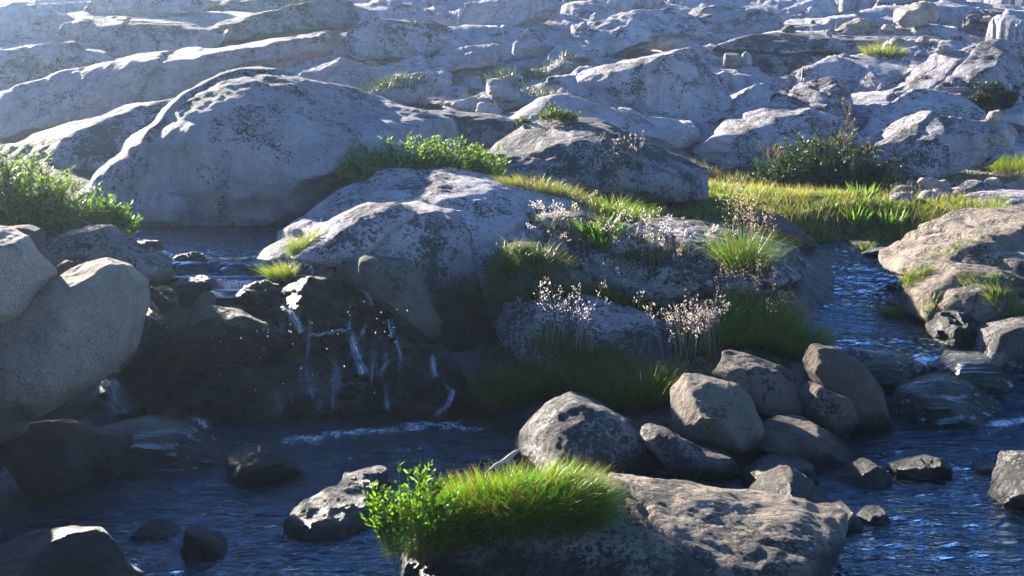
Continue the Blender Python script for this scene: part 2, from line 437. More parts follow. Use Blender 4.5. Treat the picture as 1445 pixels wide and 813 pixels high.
def rock(label, outline, mat='pale', D=None, T=None, lean=.55, name='rock', cat=None, group=None, facets=12, rough=.055, ledge=.0, cracks=0, sub=None, soft=22, sink=0.0, chips=9, plan=None, box=2.8):
    auto = D is None
    _seed[0] += 1; seed = _seed[0]; rg = np.random.default_rng(seed)
    P = np.array([[float(v) for v in p.split(',')] for p in outline.split()])
    x0, y0 = P.min(0); x1, y1 = P.max(0); cx, cy = (x0 + x1) / 2, (y0 + y1) / 2
    if D == 'cast':
        h = SC.ray_cast(bpy.context.evaluated_depsgraph_get(), Vector((0, 0, CAMZ)), Vector(ray(cx, y1 - .12 * (y1 - y0))).normalized())
        D = h[1][1] + .25 * max(y1 - y0, .4 * (x1 - x0)) * h[1][1] / F
        T = T or .5 * min(x1 - x0, 1.5 * (y1 - y0)) * D / F
    if D is None:
        D = hit_ground(cx, y1 - .12 * (y1 - y0))
    wpx, hpx = x1 - x0, y1 - y0
    Tm = T if T is not None else max(.55 * min(wpx, hpx), .30 * max(wpx, hpx)) * D / F
    if T is None or auto: D = D + (.6 if auto else .35) * Tm
    C = at(cx, cy, D)
    UV = []
    for (px, py) in P:
        rz = ray(px, py)[2]
        w = at(px, py, (D + lean * (CAMZ - C[2])) / (1 - lean * rz))
        UV.append((w[0] - C[0], w[2] - C[2]))
    UV = np.array(UV)
    if plan is not None:      # a low flat stone: the outline is its plan at height plan, T its half thickness
        G = [np.array([0, 0, CAMZ]) + ray(px, py) * ((plan - CAMZ) / ray(px, py)[2]) for px, py in P]
        G = np.array(G); C = G.mean(0); UV = (G - C)[:, :2]
    # resample, principal axes
    rs = []
    for i in range(len(UV)):
        a, b = UV[i], UV[(i + 1) % len(UV)]
        k = max(1, int(np.linalg.norm(b - a) / (np.ptp(UV[:, 0]) + np.ptp(UV[:, 1])) * 120))
        rs += [a + (b - a) * t / k for t in range(k)]
    rs = np.array(rs); mu = rs.mean(0)
    ev, R = np.linalg.eigh(np.cov((rs - mu).T)); 
    if np.linalg.det(R) < 0: R[:, 0] *= -1
    loc = (UV - mu) @ R
    ab = np.sqrt(ev) * 1.42 + 1e-6
    polyn = loc / ab
    if sub is None:
        m_ = max(wpx, hpx); sub = 4 if m_ < 45 else 5 if m_ < 130 else 6 if m_ < 420 else 7
    d, Fc = ico(sub)
    # facets
    k = facets; nn = rg.normal(size=(k, 3)); nn /= np.linalg.norm(nn, axis=1)[:, None]
    off = rg.uniform(.70, .95, k)
    s = ((np.abs(d) ** box).sum(1) ** (1 / box)) ** soft
    for i in range(k): s += np.maximum(d @ nn[i] / off[i], 0) ** soft
    p = d * (s ** (-1 / soft))[:, None]
    th = np.arctan2(p[:, 2], p[:, 0]); rho = np.hypot(p[:, 0], p[:, 2])
    nb = 72 if sub <= 4 else 144
    bi = ((th + math.pi) / (2 * math.pi) * nb).astype(int) % nb
    S = np.zeros(nb); np.maximum.at(S, bi, rho); S[S == 0] = S.max()
    S = (np.roll(S, 1) + S * 2 + np.roll(S, -1)) / 4
    ca = (np.arange(nb) + .5) / nb * 2 * math.pi - math.pi
    Ri = poly_radius(polyn, ca)
    Ri[Ri == 0] = np.median(Ri)
    Rs = (np.roll(Ri, 1) + Ri * 3 + np.roll(Ri, -1)) / 5
    sc = np.interp(th, np.r_[ca[-1] - 2 * math.pi, ca, ca[0] + 2 * math.pi], np.r_[Rs[-1], Rs, Rs[0]]) / np.interp(th, np.r_[ca[-1] - 2 * math.pi, ca, ca[0] + 2 * math.pi], np.r_[S[-1], S, S[0]])
    f = sstep(0, .75, rho); sc = Rs.mean() / S.mean() * (1 - f) + sc * f
    uvn = np.stack([p[:, 0] * sc, p[:, 2] * sc], 1) * ab
    uv = uvn @ R.T + mu
    V = np.stack([uv[:, 0], p[:, 1] * Tm + lean * uv[:, 1], uv[:, 1]], 1)
    if plan is not None: V = np.stack([uv[:, 0], uv[:, 1], p[:, 1] * T], 1)
    size = math.sqrt(ab[0] * ab[1]) if min(ab) > .35 * max(ab) else min(ab) * 1.7
    W = V + C
    Nn = vnormals(V, Fc)
    amp = rough * size
    V = V + Nn * (fbm(W, 1.0 / size, 3, seed) * amp * 1.6)[:, None]
    # broken faces: slice shallow chips off the shape
    for c in range(chips):
        n = rg.normal(size=3); n[1] -= .5; n[2] += .2; n /= np.linalg.norm(n)
        dn = V @ n + fbm(W, 2.5 / size, 2, seed + 60 + c) * size * .05
        over = np.maximum(dn - (dn.max() - rg.uniform(.06, .30 if chips < 16 else .42) * min(min(ab), Tm * 1.5)), 0)
        V = V - n * (over * .88)[:, None]
    Nn = vnormals(V, Fc)
    dsp = ridged(W, 2.2 / size, 3, seed + 7) * amp * .4 + fbm(W, 6 / size, 2, seed + 9) * amp * .25
    if sub >= 5: dsp += fbm(W, 16 / size, 2, seed + 11) * amp * .16
    if ledge:
        h = (W @ np.array([.25, .1, .95])) / (size * .38) + fbm(W, .8 / size, 3, seed + 21) * 1.1
        fr = h - np.floor(h)
        dsp += ledge * size * (sstep(0, .18, fr) * (1 - sstep(.55, 1, fr)) - .5)
    V = V + Nn * dsp[:, None]
    for c in range(cracks):
        n = rg.normal(size=3); n /= np.linalg.norm(n)
        dd = V @ n - rg.uniform(-.4, .4) * size + fbm(W, 1.1 / size, 4, seed + 30 + c) * .3 * size
        V = V - Nn * (size * .07 * np.exp(-(dd / (size * .025)) ** 2) + size * .03 * sstep(0, size * .04, dd))[:, None]
    V[:, 2] -= sink
    me = make_mesh(name, V, Fc, M[mat])
    o = link(name, me, tuple(C))
    if cat is None: cat = name.split('_')[-1]
    tag(o, label, cat, group, 'thing')
    ROCKS.append(o)
    return o
# ------------------------------------------------------------------ the slope behind: slabs and outcrops
GS = 'granite slabs stacked up the slope'
def slab(label, outline, mat='pale', **kw):
    kw.setdefault('lean', .9); kw.setdefault('facets', 12); kw.setdefault('soft', 34); kw.setdefault('group', GS); kw.setdefault('ledge', .03); kw.setdefault('cracks', 2); kw.setdefault('rough', .032); kw.setdefault('chips', 22); kw.setdefault('box', 6)
    pq = [[float(v) for v in p.split(',')] for p in outline.split()]; mx = (min(p[0] for p in pq) + max(p[0] for p in pq)) / 2; my = (min(p[1] for p in pq) + max(p[1] for p in pq)) / 2
    outline = ' '.join(f'{mx + (a - mx) * 1.07:.1f},{my + (b - my) * (1.05 if b < my else 1.12):.1f}' for a, b in pq)
    yy = [float(p.split(',')[1]) for p in outline.split()]; xx = [float(p.split(',')[0]) for p in outline.split()]
    kw.setdefault('T', .5 * max(max(yy) - min(yy), .35 * (max(xx) - min(xx))) * 25 / F * 1.1)
    return rock(label, outline, mat, name='granite_slab', cat='rock slab', **kw)
slab('smooth pale dome in the hazy top corner, beside the patch of sky', '-40,12 0,8 50,6 92,13 109,22 104,40 70,56 0,60 -40,60', 'pale')
slab('long smooth pale ledge rising to the big squared block, lowest of the cliff', '-40,150 0,135 100,108 200,85 290,65 400,48 470,42 487,58 482,74 420,88 390,104 340,126 280,150 180,185 100,205 -40,215', 'pale', lean=.35, cracks=2)
slab('blunt weathered slab at the picture edge under the pale dome', '-40,62 60,48 110,56 170,76 178,90 140,102 100,114 30,124 -40,126', 'speck')
slab('lichen-spotted slab wedged between the pale dome and the dark band', '70,42 120,25 200,22 260,30 305,46 330,58 250,80 190,88 165,80 108,60', 'speck')
slab('dark-banded tilted slab above the long smooth ledge', '225,74 240,50 300,38 330,25 400,12 482,-4 510,18 490,44 400,54 300,68', 'dark')
slab('sunlit broken slab on the skyline beside the pale dome', '104,14 140,-4 270,-6 310,4 275,20 200,26 112,28', 'speck')
slab('shadowed skyline slab over the dark-banded slab', '272,12 290,-8 400,-14 490,-12 465,4 400,12 330,28 292,24', 'dark')
slab('big squared block with a dark lichen top and sheer pale face', '486,55 489,33 520,27 560,27 602,32 640,42 656,60 640,67 610,80 582,85 500,84 487,74', 'speck', lean=.3, facets=5)
slab('small square block perched against the tall jointed wall', '593,32 599,12 635,4 639,20 638,34 615,38', 'pale', lean=.3)
slab('tall jointed wall of pale granite with a dark vertical joint', '636,34 641,8 680,-8 797,-10 796,22 752,46 697,66 660,68 640,52', 'pale', lean=.4, cracks=3)
slab('grey slab between the dark-banded slab and the squared block', '470,32 482,6 540,2 600,6 596,30 540,32 500,40', 'speck')
slab('low rounded slab below the tall jointed wall', '596,102 612,80 650,67 695,64 721,68 722,86 697,94 650,98 622,108', 'pale')
slab('upright split block at the end of the low rounded slab', '721,57 748,43 778,44 786,56 777,80 756,94 723,90', 'pale', lean=.3, cracks=2)
slab('cracked tilted slab with a small stone lodged in it', '756,88 775,68 782,58 815,52 842,60 846,80 822,94 800,110 764,104', 'pale', cracks=2)
slab('flat-lying slab at the foot of the squared block', '400,108 440,90 482,78 530,90 548,105 530,118 500,132 440,136', 'pale')
slab('pale low slab below the strewn rubble shelf', '500,140 548,117 595,102 636,101 643,114 612,130 600,144 548,152', 'pale')
slab('huge smooth grey dome with dark lichen over its shoulder', '795,132 806,110 845,84 900,60 960,50 1010,60 1024,80 1031,105 1026,155 992,173 940,170 900,162 850,152 810,143', 'speck', cracks=1, ledge=.02, lean=.6)
slab('smooth pale apron spread below the huge grey dome', '725,168 765,140 800,132 850,150 950,167 985,184 960,204 880,206 800,190', 'pale', lean=1.3, ledge=.0)
slab('rounded low hump of pale rock behind the peaked boulder', '900,190 935,172 985,168 1000,184 985,205 930,215', 'pale')
slab('broad slab high on the slope above the huge dome', '795,70 820,40 880,18 960,8 1000,30 1000,52 950,54 900,62 845,84', 'speck')
slab('rounded grey shoulder below the two perched boulders', '960,32 985,10 1040,6 1100,14 1125,40 1120,56 1040,58 975,54', 'speck')
slab('long dark shelf of lichen rock carrying scattered stones', '1005,66 1030,54 1100,48 1200,50 1300,50 1342,58 1330,78 1240,82 1150,80 1060,84', 'dark', lean=.9)
slab('grey hump between the ball-shaped stone and the front white slab', '1010,170 1024,140 1062,112 1082,130 1075,150 1058,176 1030,186', 'pale')
slab('small lichen-capped ledge below the long dark shelf', '1056,98 1072,82 1105,74 1142,77 1156,88 1126,100 1066,118', 'dark')
slab('dark rounded block tucked below the long shelf', '1152,92 1165,80 1190,73 1225,76 1242,88 1232,104 1178,108', 'dark')
slab('tilted lichen block beside the yellow-green tuft on the slope', '1240,108 1249,82 1280,67 1318,66 1330,78 1312,96 1258,120', 'speck')
slab('massive jointed buttress behind the small dark pine', '1250,124 1296,106 1330,72 1396,60 1470,66 1470,100 1470,150 1396,150 1364,170 1296,164 1270,164', 'speck', cracks=3)
slab('rounded white slab rising over the tall front slab', '1066,146 1078,120 1115,110 1175,108 1208,120 1220,166 1200,196 1150,196 1100,175', 'speck')
slab('steep sunlit white slab leaning behind the pine bush', '955,226 996,197 1046,160 1096,142 1136,136 1172,146 1212,160 1222,176 1212,222 1163,240 1063,246 1013,240 975,236', 'speck', lean=.8)
slab('wide flat-topped slab carrying the bleached log', '1232,195 1270,167 1310,159 1363,170 1424,172 1428,207 1400,234 1330,246 1280,262 1238,245', 'speck', lean=.5, cracks=2)
slab('small wedge of rock filling the gap between the two white slabs', '1214,156 1245,134 1268,146 1272,168 1250,182 1222,180', 'pale')
slab('grey block just below the lichen-tilted block', '1205,122 1228,100 1246,108 1252,130 1232,144 1212,142', 'pale')
slab('lichen slab on the top ridge at the far corner', '1355,28 1380,10 1430,8 1480,14 1480,44 1420,46 1365,42', 'dark')
slab('pale wedge leaning at the picture edge under the buttress', '1385,168 1410,150 1470,145 1475,180 1430,182', 'pale')
slab('rounded rock at the top edge left of the perched boulders', '1085,34 1108,8 1150,-8 1185,0 1192,26 1150,40 1100,44', 'pale')
slab('smooth knob at the top edge behind the largest perched boulder', '1222,14 1240,-10 1300,-14 1345,-10 1372,6 1366,24 1320,28 1250,28', 'speck')
slab('broken grey ledge at the top centre beside the dark shrub', '800,28 815,4 870,-8 930,-8 950,8 905,24 850,36', 'speck')
slab('low whitish ledge under the row of rubble stones', '640,146 690,128 745,126 800,132 760,150 700,160 655,160', 'pale')

GB = 'loose boulders lying on the slope'
bpy.context.view_layer.update()
def loose(label, outline, mat='pale', **kw):
    kw.setdefault('lean', .2); kw.setdefault('group', GB); kw.setdefault('facets', 12)
    return rock(label, outline, mat, name='boulder', cat='boulder', **kw)
loose('largest perched boulder on the ridge, flat-sided and sunlit on its end', '1261,34 1266,13 1293,4 1320,4 1327,17 1320,30 1296,38 1270,40', 'boulder', D='cast')
loose('second perched boulder, low and rounded with a pale sunlit top', '1176,45 1190,33 1210,26 1240,30 1244,40 1217,49', 'boulder', D='cast')
loose('little round boulder alone near the far corner of the ridge', '1380,31 1386,23 1398,22 1402,30 1394,34', 'boulder', D='cast')
loose('ball-shaped split stone at the edge of the huge dome', '1020,86 1024,72 1036,70 1047,78 1046,94 1034,101 1022,96', 'mottle', D='cast')
loose('smaller round stone touching the ball-shaped split stone', '1044,82 1052,72 1060,78 1059,92 1048,97', 'speck', D='cast')
loose('squarish pale boulder sitting in the rubble shelf', '647,122 655,110 672,107 683,114 683,132 668,136 650,132', 'pale', D='cast')
loose('broad boulder against the squarish one in the rubble shelf', '682,132 688,112 715,108 738,120 738,140 712,147 692,144', 'pale', D='cast')
loose('small egg-shaped stone left of the squarish boulder', '632,118 640,110 649,112 648,121 638,122', 'mottle', D='cast')
loose('tilted flat-faced block lowest in the rubble shelf', '672,160 674,142 692,147 712,154 708,163', 'pale', D='cast')
loose('flat stone beside the pool of dark grass on the shelf', '706,110 720,104 738,106 738,112 715,114', 'pale', D='cast')
loose('small cube-like stone below the tall jointed wall', '812,42 818,32 828,30 829,40 820,45', 'pale', D='cast')
loose('narrow upright stone beside the cube-like stone', '830,32 836,17 850,20 848,32', 'pale', D='cast')
loose('rounded stone resting on the low rounded slab', '528,86 538,79 549,82 548,88 535,90', 'boulder', D='cast')
loose('stone on the dark shelf under the largest perched boulder', '1290,62 1300,50 1310,50 1312,60 1302,66', 'boulder', D='cast')
loose('stone between the two perched boulders', '1240,44 1246,34 1262,36 1264,44 1252,48', 'boulder', D='cast')
loose('grey stone at the start of the long dark shelf', '1102,42 1110,34 1122,37 1122,46 1108,48', 'mottle', D='cast')
loose('white stone perched on the sunlit white slab', '1190,148 1194,140 1200,141 1201,150 1195,153', 'pale', D='cast')
loose('pale angular stone in front of the small dark pine', '1388,172 1398,158 1411,155 1415,168 1404,175', 'boulder', D='cast')
loose('stone perched at the top of the tilted lichen block', '1318,74 1326,62 1340,64 1342,74 1330,78', 'boulder', D='cast')

# ------------------------------------------------------------------ middle distance
GM = 'humped outcrops around the two streams'
def hump(label, outline, mat='speck', **kw):
    kw.setdefault('chips', 6); kw.setdefault('lean', .7); kw.setdefault('group', GM); kw.setdefault('facets', 8)
    return rock(label, outline, mat, name='rock_outcrop', cat='outcrop', **kw)
hump('long low dark slab behind the leafy shrub, rimmed with sunlight', '0,215 35,196 70,180 140,165 200,150 285,136 310,160 240,240 140,255 40,240', 'speck', D=15.5, T=1.2, lean=.7)
hump('great white speckled dome behind the upper pool', '128,275 165,240 200,205 240,165 280,125 330,103 372,100 440,108 500,126 560,145 620,158 665,180 655,225 590,255 500,275 430,312 340,338 200,342 155,318', 'speck', D=12.9, T=1.5, lean=.75, cracks=1, ledge=.02, rough=.05)
hump('small pale knob at the foot of the white dome', '205,300 222,270 250,262 270,280 272,296 250,312 215,318', 'pale', D=11.7, lean=.2)
hump('dark streaked slab trailing off the white dome', '545,172 585,158 640,155 700,162 745,176 740,205 690,235 610,235 565,210', 'dark', D=15.0, T=.9)
hump('peaked dark-lichen boulder crowned by sprigs of green', '640,250 700,205 740,178 790,165 842,170 900,195 960,225 1015,246 1010,275 920,285 820,285 740,285 660,275', 'dark', D=13.2, T=1.1, lean=.6, ledge=.03)
hump('main whaleback between the streams, sunlit along its crest', '355,358 400,325 470,280 520,252 560,240 620,243 690,255 760,268 820,288 870,325 900,352 960,388 1010,430 1000,500 940,520 800,470 690,540 610,575 540,500 500,420 420,372', 'speck', D=10.2, T=1.35, lean=.75, ledge=.045, cracks=2, rough=.05, sub=7)
hump('pale tongue of rock running down into the upper pool', '408,362 440,338 475,305 520,285 560,282 600,300 560,350 500,372 440,372', 'speck', D=9.5, T=.5, lean=.8)
hump('green-stained overhang above the dark grotto', '470,345 500,308 560,288 640,295 690,330 705,400 690,500 640,545 590,520 545,430 500,390', 'grotto', D=9.4, T=.62, lean=.55, cracks=1)
hump('lichen-blotched rib dividing the grotto from the grass ledge', '688,440 692,370 712,342 760,345 800,375 790,420 720,450', 'moss', D=9.25, T=.4, lean=.3)
hump('leaning greenish rock with a sunlit notched top beside the fall', '498,370 514,361 540,366 576,370 592,388 602,420 624,462 615,490 590,488 560,446 522,408', 'moss', D=8.75, T=.22, lean=-.1, rough=.07, facets=12)
hump('smooth grey slab under the seeding grasses', '695,420 712,403 760,402 850,424 920,452 990,478 1020,508 1000,545 930,560 860,545 780,530 728,510 700,465', 'speck', D=8.7, T=.6, lean=.8, cracks=1)
hump('long lower flank of the whaleback running down to the inlet', '670,345 725,288 800,280 880,306 960,328 1040,348 1130,370 1142,392 1085,416 1000,448 900,428 780,402', 'speck', D=10.0, T=.75, lean=1.0, ledge=.05, box=4, cracks=2)
hump('pale flat slab sloping to the narrow inlet', '880,325 930,302 980,308 1040,320 1120,350 1140,372 1060,400 1000,420 935,385', 'speck', D=10.9, T=.7, lean=1.0, ledge=.04)
hump('rounded brown boulder at the mouth of the inlet', '1040,325 1058,306 1085,302 1130,320 1153,346 1122,362 1065,345', 'tan', D=12.2, T=.45, lean=.2)
hump('rusty flat stone half hidden in the shaded meadow edge', '1012,318 1022,310 1045,312 1048,324 1025,326', 'tan', D=12.6, lean=.1)
hump('broad sunlit slab on the far bank of the narrow stream', '1238,372 1300,338 1345,312 1400,298 1490,292 1500,430 1420,440 1345,462 1290,455 1290,415 1262,392', 'near', D=10.6, T=1.1, lean=1.0, cracks=3, ledge=.05, rough=.05)
hump('lower shelf of the broad slab, sloping white into the middle pool', '1280,405 1330,368 1400,376 1430,420 1400,455 1330,464 1288,446', 'near', D=9.75, T=.5, lean=.9, ledge=.03)
hump('split-off block on the broad sunlit slab', '1368,372 1385,352 1420,345 1450,350 1470,385 1420,400 1375,398', 'near', D=10.4, T=.4, lean=.5)
hump('rounded boulder below the broad slab with a mossy edge', '1325,432 1345,412 1380,402 1412,415 1428,448 1405,468 1345,462', 'near', D=9.3, T=.3, lean=.2)
hump('undercut black boulder dripping beside the stream', '1308,460 1322,442 1350,438 1385,452 1388,480 1355,500 1318,484', 'wet', D=9.0, T=.26, lean=.1, rough=.09)
hump('dark dry-topped boulder at the picture edge above the cascade', '1366,492 1382,462 1420,452 1490,455 1490,560 1420,545 1385,520', 'mottle', D=8.7, T=.45, lean=.2)
hump('pale stone behind the dry-topped boulder', '1420,455 1440,435 1490,430 1490,470 1450,475', 'near', D=9.1, lean=.3)
hump('long whitish ledge beside the cobbles', '1300,292 1360,278 1400,272 1490,268 1490,292 1400,297 1350,300', 'pale', D=14.6, T=.6, lean=1.0)
hump('low shaded bank rock where the stream enters the meadow', '1290,345 1320,312 1350,305 1370,312 1340,345 1310,362', 'tan', D=12.4, lean=.4)

# left-hand boulders
GL = 'big clean boulders heaped by the fall'
def big(label, outline, mat='boulder', **kw):
    kw.setdefault('chips', 5); kw.setdefault('box', 2.4); kw.setdefault('lean', .15); kw.setdefault('group', GL); kw.setdefault('facets', 12)
    return rock(label, outline, mat, name='boulder', cat='boulder', **kw)
big('largest clean boulder, tilted like an egg over the dark pool', '-70,520 0,455 50,420 95,383 145,366 180,377 202,398 206,430 182,498 145,538 60,585 0,606 -60,606', D=6.9, T=.42, rough=.04, sub=7, facets=9)
big('black-dotted boulder resting on the egg-shaped one', '-80,345 0,324 35,336 62,364 93,396 62,430 0,466 -70,480', D=6.85, T=.4, rough=.035, sub=6)
big('reddish block wedged behind the black-dotted boulder', '-40,322 0,318 40,317 66,326 67,372 40,385 -30,380', 'tan', D=7.6, T=.35)
big('grey angular slab between the leafy shrub and the fall', '62,352 80,335 110,321 150,320 182,342 236,374 241,398 205,412 160,400 100,385', 'mottle', D=8.9, T=.45, lean=.3, ledge=.04, cracks=1)
big('small brown stone pinched between the boulders', '80,376 92,367 106,370 106,388 88,390', 'tan', D=7.6)
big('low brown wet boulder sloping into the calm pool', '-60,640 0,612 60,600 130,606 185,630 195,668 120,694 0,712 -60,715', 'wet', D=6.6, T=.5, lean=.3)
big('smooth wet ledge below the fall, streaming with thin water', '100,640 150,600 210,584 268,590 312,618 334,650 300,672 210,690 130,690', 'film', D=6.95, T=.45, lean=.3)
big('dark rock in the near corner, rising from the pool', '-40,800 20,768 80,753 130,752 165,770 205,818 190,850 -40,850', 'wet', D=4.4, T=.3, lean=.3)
big('brown stone just showing behind the largest clean boulder', '-40,596 0,590 40,600 30,630 -40,640', 'tan', D=6.5)

# stones in the fall
GF = 'wet rocks the fall runs over'
def fall_rock(label, outline, mat='wet', **kw):
    kw.setdefault('lean', .5); kw.setdefault('group', GF); kw.setdefault('facets', 18); kw.setdefault('rough', .09); kw.setdefault('ledge', .06); kw.setdefault('soft', 40); kw.setdefault('chips', 16); kw.setdefault('box', 5)
    return rock(label, outline, mat, name='wet_rock', cat='rock', **kw)
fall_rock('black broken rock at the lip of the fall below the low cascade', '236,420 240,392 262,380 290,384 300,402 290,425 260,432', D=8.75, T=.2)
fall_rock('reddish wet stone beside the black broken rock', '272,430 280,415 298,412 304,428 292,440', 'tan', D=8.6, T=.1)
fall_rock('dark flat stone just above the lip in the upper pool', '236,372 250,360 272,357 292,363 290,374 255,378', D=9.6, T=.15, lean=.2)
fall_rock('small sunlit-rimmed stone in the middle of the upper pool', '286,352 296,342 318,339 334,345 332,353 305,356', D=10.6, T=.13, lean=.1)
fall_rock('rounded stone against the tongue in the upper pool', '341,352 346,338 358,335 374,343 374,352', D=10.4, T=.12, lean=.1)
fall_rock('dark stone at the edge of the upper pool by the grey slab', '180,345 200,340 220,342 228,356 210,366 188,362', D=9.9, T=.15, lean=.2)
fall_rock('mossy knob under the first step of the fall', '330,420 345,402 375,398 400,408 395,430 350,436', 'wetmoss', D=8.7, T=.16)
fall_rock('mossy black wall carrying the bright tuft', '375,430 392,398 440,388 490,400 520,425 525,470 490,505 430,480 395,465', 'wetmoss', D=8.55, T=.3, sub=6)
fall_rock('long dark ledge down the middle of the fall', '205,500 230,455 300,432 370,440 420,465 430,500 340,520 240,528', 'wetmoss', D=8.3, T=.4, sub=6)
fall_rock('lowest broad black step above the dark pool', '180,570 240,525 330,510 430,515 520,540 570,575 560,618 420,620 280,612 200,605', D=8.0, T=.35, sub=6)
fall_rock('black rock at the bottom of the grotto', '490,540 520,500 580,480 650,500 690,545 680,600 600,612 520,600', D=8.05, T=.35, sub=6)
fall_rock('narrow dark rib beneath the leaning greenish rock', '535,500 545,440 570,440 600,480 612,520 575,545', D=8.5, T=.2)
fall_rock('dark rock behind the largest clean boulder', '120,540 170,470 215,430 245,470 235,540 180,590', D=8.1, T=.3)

# centre-right boulder heap
GR = 'boulders heaped on the bank between the pools'
def heap(label, outline, mat='near', **kw):
    kw.setdefault('lean', .25); kw.setdefault('group', GR); kw.setdefault('facets', 11)
    return rock(label, outline, mat, name='boulder', cat='boulder', **kw)
heap('black-and-white mottled rock below the hanging dark grass', '720,640 740,600 780,565 812,556 850,565 900,600 950,640 968,672 880,684 770,676', 'mottle', D=6.9, T=.4, lean=.5)
heap('flat speckled stone sliding down to the dark channel', '896,612 915,602 940,606 985,632 1030,644 1044,664 1000,676 955,672', 'mottle', D=6.6, T=.25, lean=.5)
heap('smooth tan boulder with a pale mossy edge', '945,610 950,560 968,532 1000,527 1042,545 1070,570 1076,604 1052,638 1000,640 965,632', 'brown', D=7.0, T=.35)
heap('flat-topped grey boulder at the top of the heap', '998,520 1020,498 1055,498 1095,510 1138,535 1144,580 1112,602 1060,580', 'brown', D=7.7, T=.35)
heap('tall brown wedge-shaped boulder standing by the cascade', '1134,512 1150,490 1178,487 1215,513 1250,555 1260,600 1244,625 1205,612 1180,570 1150,545', 'tan', D=7.6, T=.28, facets=9)
heap('brown boulder jammed under the wedge-shaped one', '1126,560 1145,538 1190,558 1208,590 1192,620 1150,612', 'tan', D=7.4, T=.22)
heap('greenish-capped brown boulder at the waterline of the heap', '1064,625 1080,606 1108,598 1148,598 1202,634 1226,660 1182,674 1108,668', 'tan', D=6.9, T=.3, lean=.4)
heap('low rounded brown stone in front of the smooth tan boulder', '1044,672 1062,655 1100,648 1140,652 1154,680 1120,694 1070,690', 'tan', D=6.5, T=.22)
heap('pyramid-shaped brown stone at the end of the near slab', '1052,706 1080,680 1110,664 1140,678 1172,708 1140,722 1080,722', 'tan', D=6.15, T=.22, facets=8)
heap('dark slanting stone with a pale sunlit tip in the pool', '1152,678 1190,666 1228,648 1250,662 1258,684 1235,700 1170,698', 'wet', D=6.5, T=.2)
heap('submerged black stone just breaking the water', '1256,655 1285,644 1330,644 1342,662 1310,680 1265,676', 'wet', D=6.6, T=.16, lean=.2)
heap('tiny black stone beside the submerged one', '1278,683 1290,676 1312,677 1316,687 1295,692', 'wet', D=6.5, T=.07, lean=.1)
heap('flat damp stone at the tip of the near slab', '1135,716 1160,710 1200,716 1226,745 1222,760 1180,750', 'near', D=5.8, T=.18, lean=.5)
heap('round damp stone ringed by ripples off the near slab', '1210,730 1222,717 1245,718 1254,734 1245,750 1222,752', 'wet', D=5.85, T=.11, lean=.2)
heap('gleaming black stone at the picture edge in the pool', '1392,700 1405,670 1425,645 1480,640 1490,715 1440,720', 'mottle', D=6.2, T=.25, lean=.5)
heap('small gleaming stone beside the one at the edge', '1368,668 1376,655 1392,650 1410,660 1406,676 1382,678', 'mottle', D=6.65, T=.1, lean=.3)
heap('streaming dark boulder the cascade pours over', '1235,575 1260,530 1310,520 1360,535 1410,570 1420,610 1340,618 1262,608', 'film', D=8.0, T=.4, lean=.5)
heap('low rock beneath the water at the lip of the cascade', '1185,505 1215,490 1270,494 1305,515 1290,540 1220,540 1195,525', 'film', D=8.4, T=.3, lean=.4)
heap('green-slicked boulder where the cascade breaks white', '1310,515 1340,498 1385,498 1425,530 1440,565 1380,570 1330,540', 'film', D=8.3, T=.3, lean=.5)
heap('stone breaking the water at the head of the narrow stream', '1212,357 1228,350 1262,350 1268,358 1240,363', 'wet', D=12.1, T=.15, lean=.1)
heap('second stone at the head of the narrow stream, nearer the meadow', '1190,350 1200,340 1228,342 1232,352 1210,355', 'wet', D=12.5, T=.15, lean=.1)

# foreground
GN = 'rocks rising from the near pool'
def near(label, outline, mat='near', **kw):
    kw.setdefault('group', GN)
    return rock(label, outline, mat, name=kw.pop('name', 'rock'), cat='rock', **kw)
near('big near slab carrying the bright green tussock', '535,840 548,790 585,752 630,735 690,720 760,698 850,680 890,684 1000,700 1060,714 1150,722 1218,752 1212,785 1180,840 560,850', 'near', D=5.25, T=.55, lean=1.3, facets=7, rough=.045, ledge=.03, cracks=2, sub=7, chips=4, box=2.0)
near('cracked brown lip of rock at the end of the tussock', '845,690 865,678 900,684 935,700 925,722 880,720', 'tan', D=5.45, T=.14, lean=.3)
near('flat sunlit stone gleaming white in the pool', '390,748 420,716 470,704 486,694 482,674 505,666 548,668 550,676 528,702 528,734 482,754 432,760', 'mottle', D=6.0, T=.10, plan=.03, rough=.06, chips=4, ledge=.03)
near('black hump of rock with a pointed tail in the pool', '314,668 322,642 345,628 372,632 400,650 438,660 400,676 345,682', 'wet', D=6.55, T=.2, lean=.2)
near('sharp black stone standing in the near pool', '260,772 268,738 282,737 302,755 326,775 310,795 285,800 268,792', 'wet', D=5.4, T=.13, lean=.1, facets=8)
near('low black stone left of the sharp one', '182,760 198,742 225,740 262,750 262,766 220,770', 'wet', D=5.65, T=.14, lean=.2)

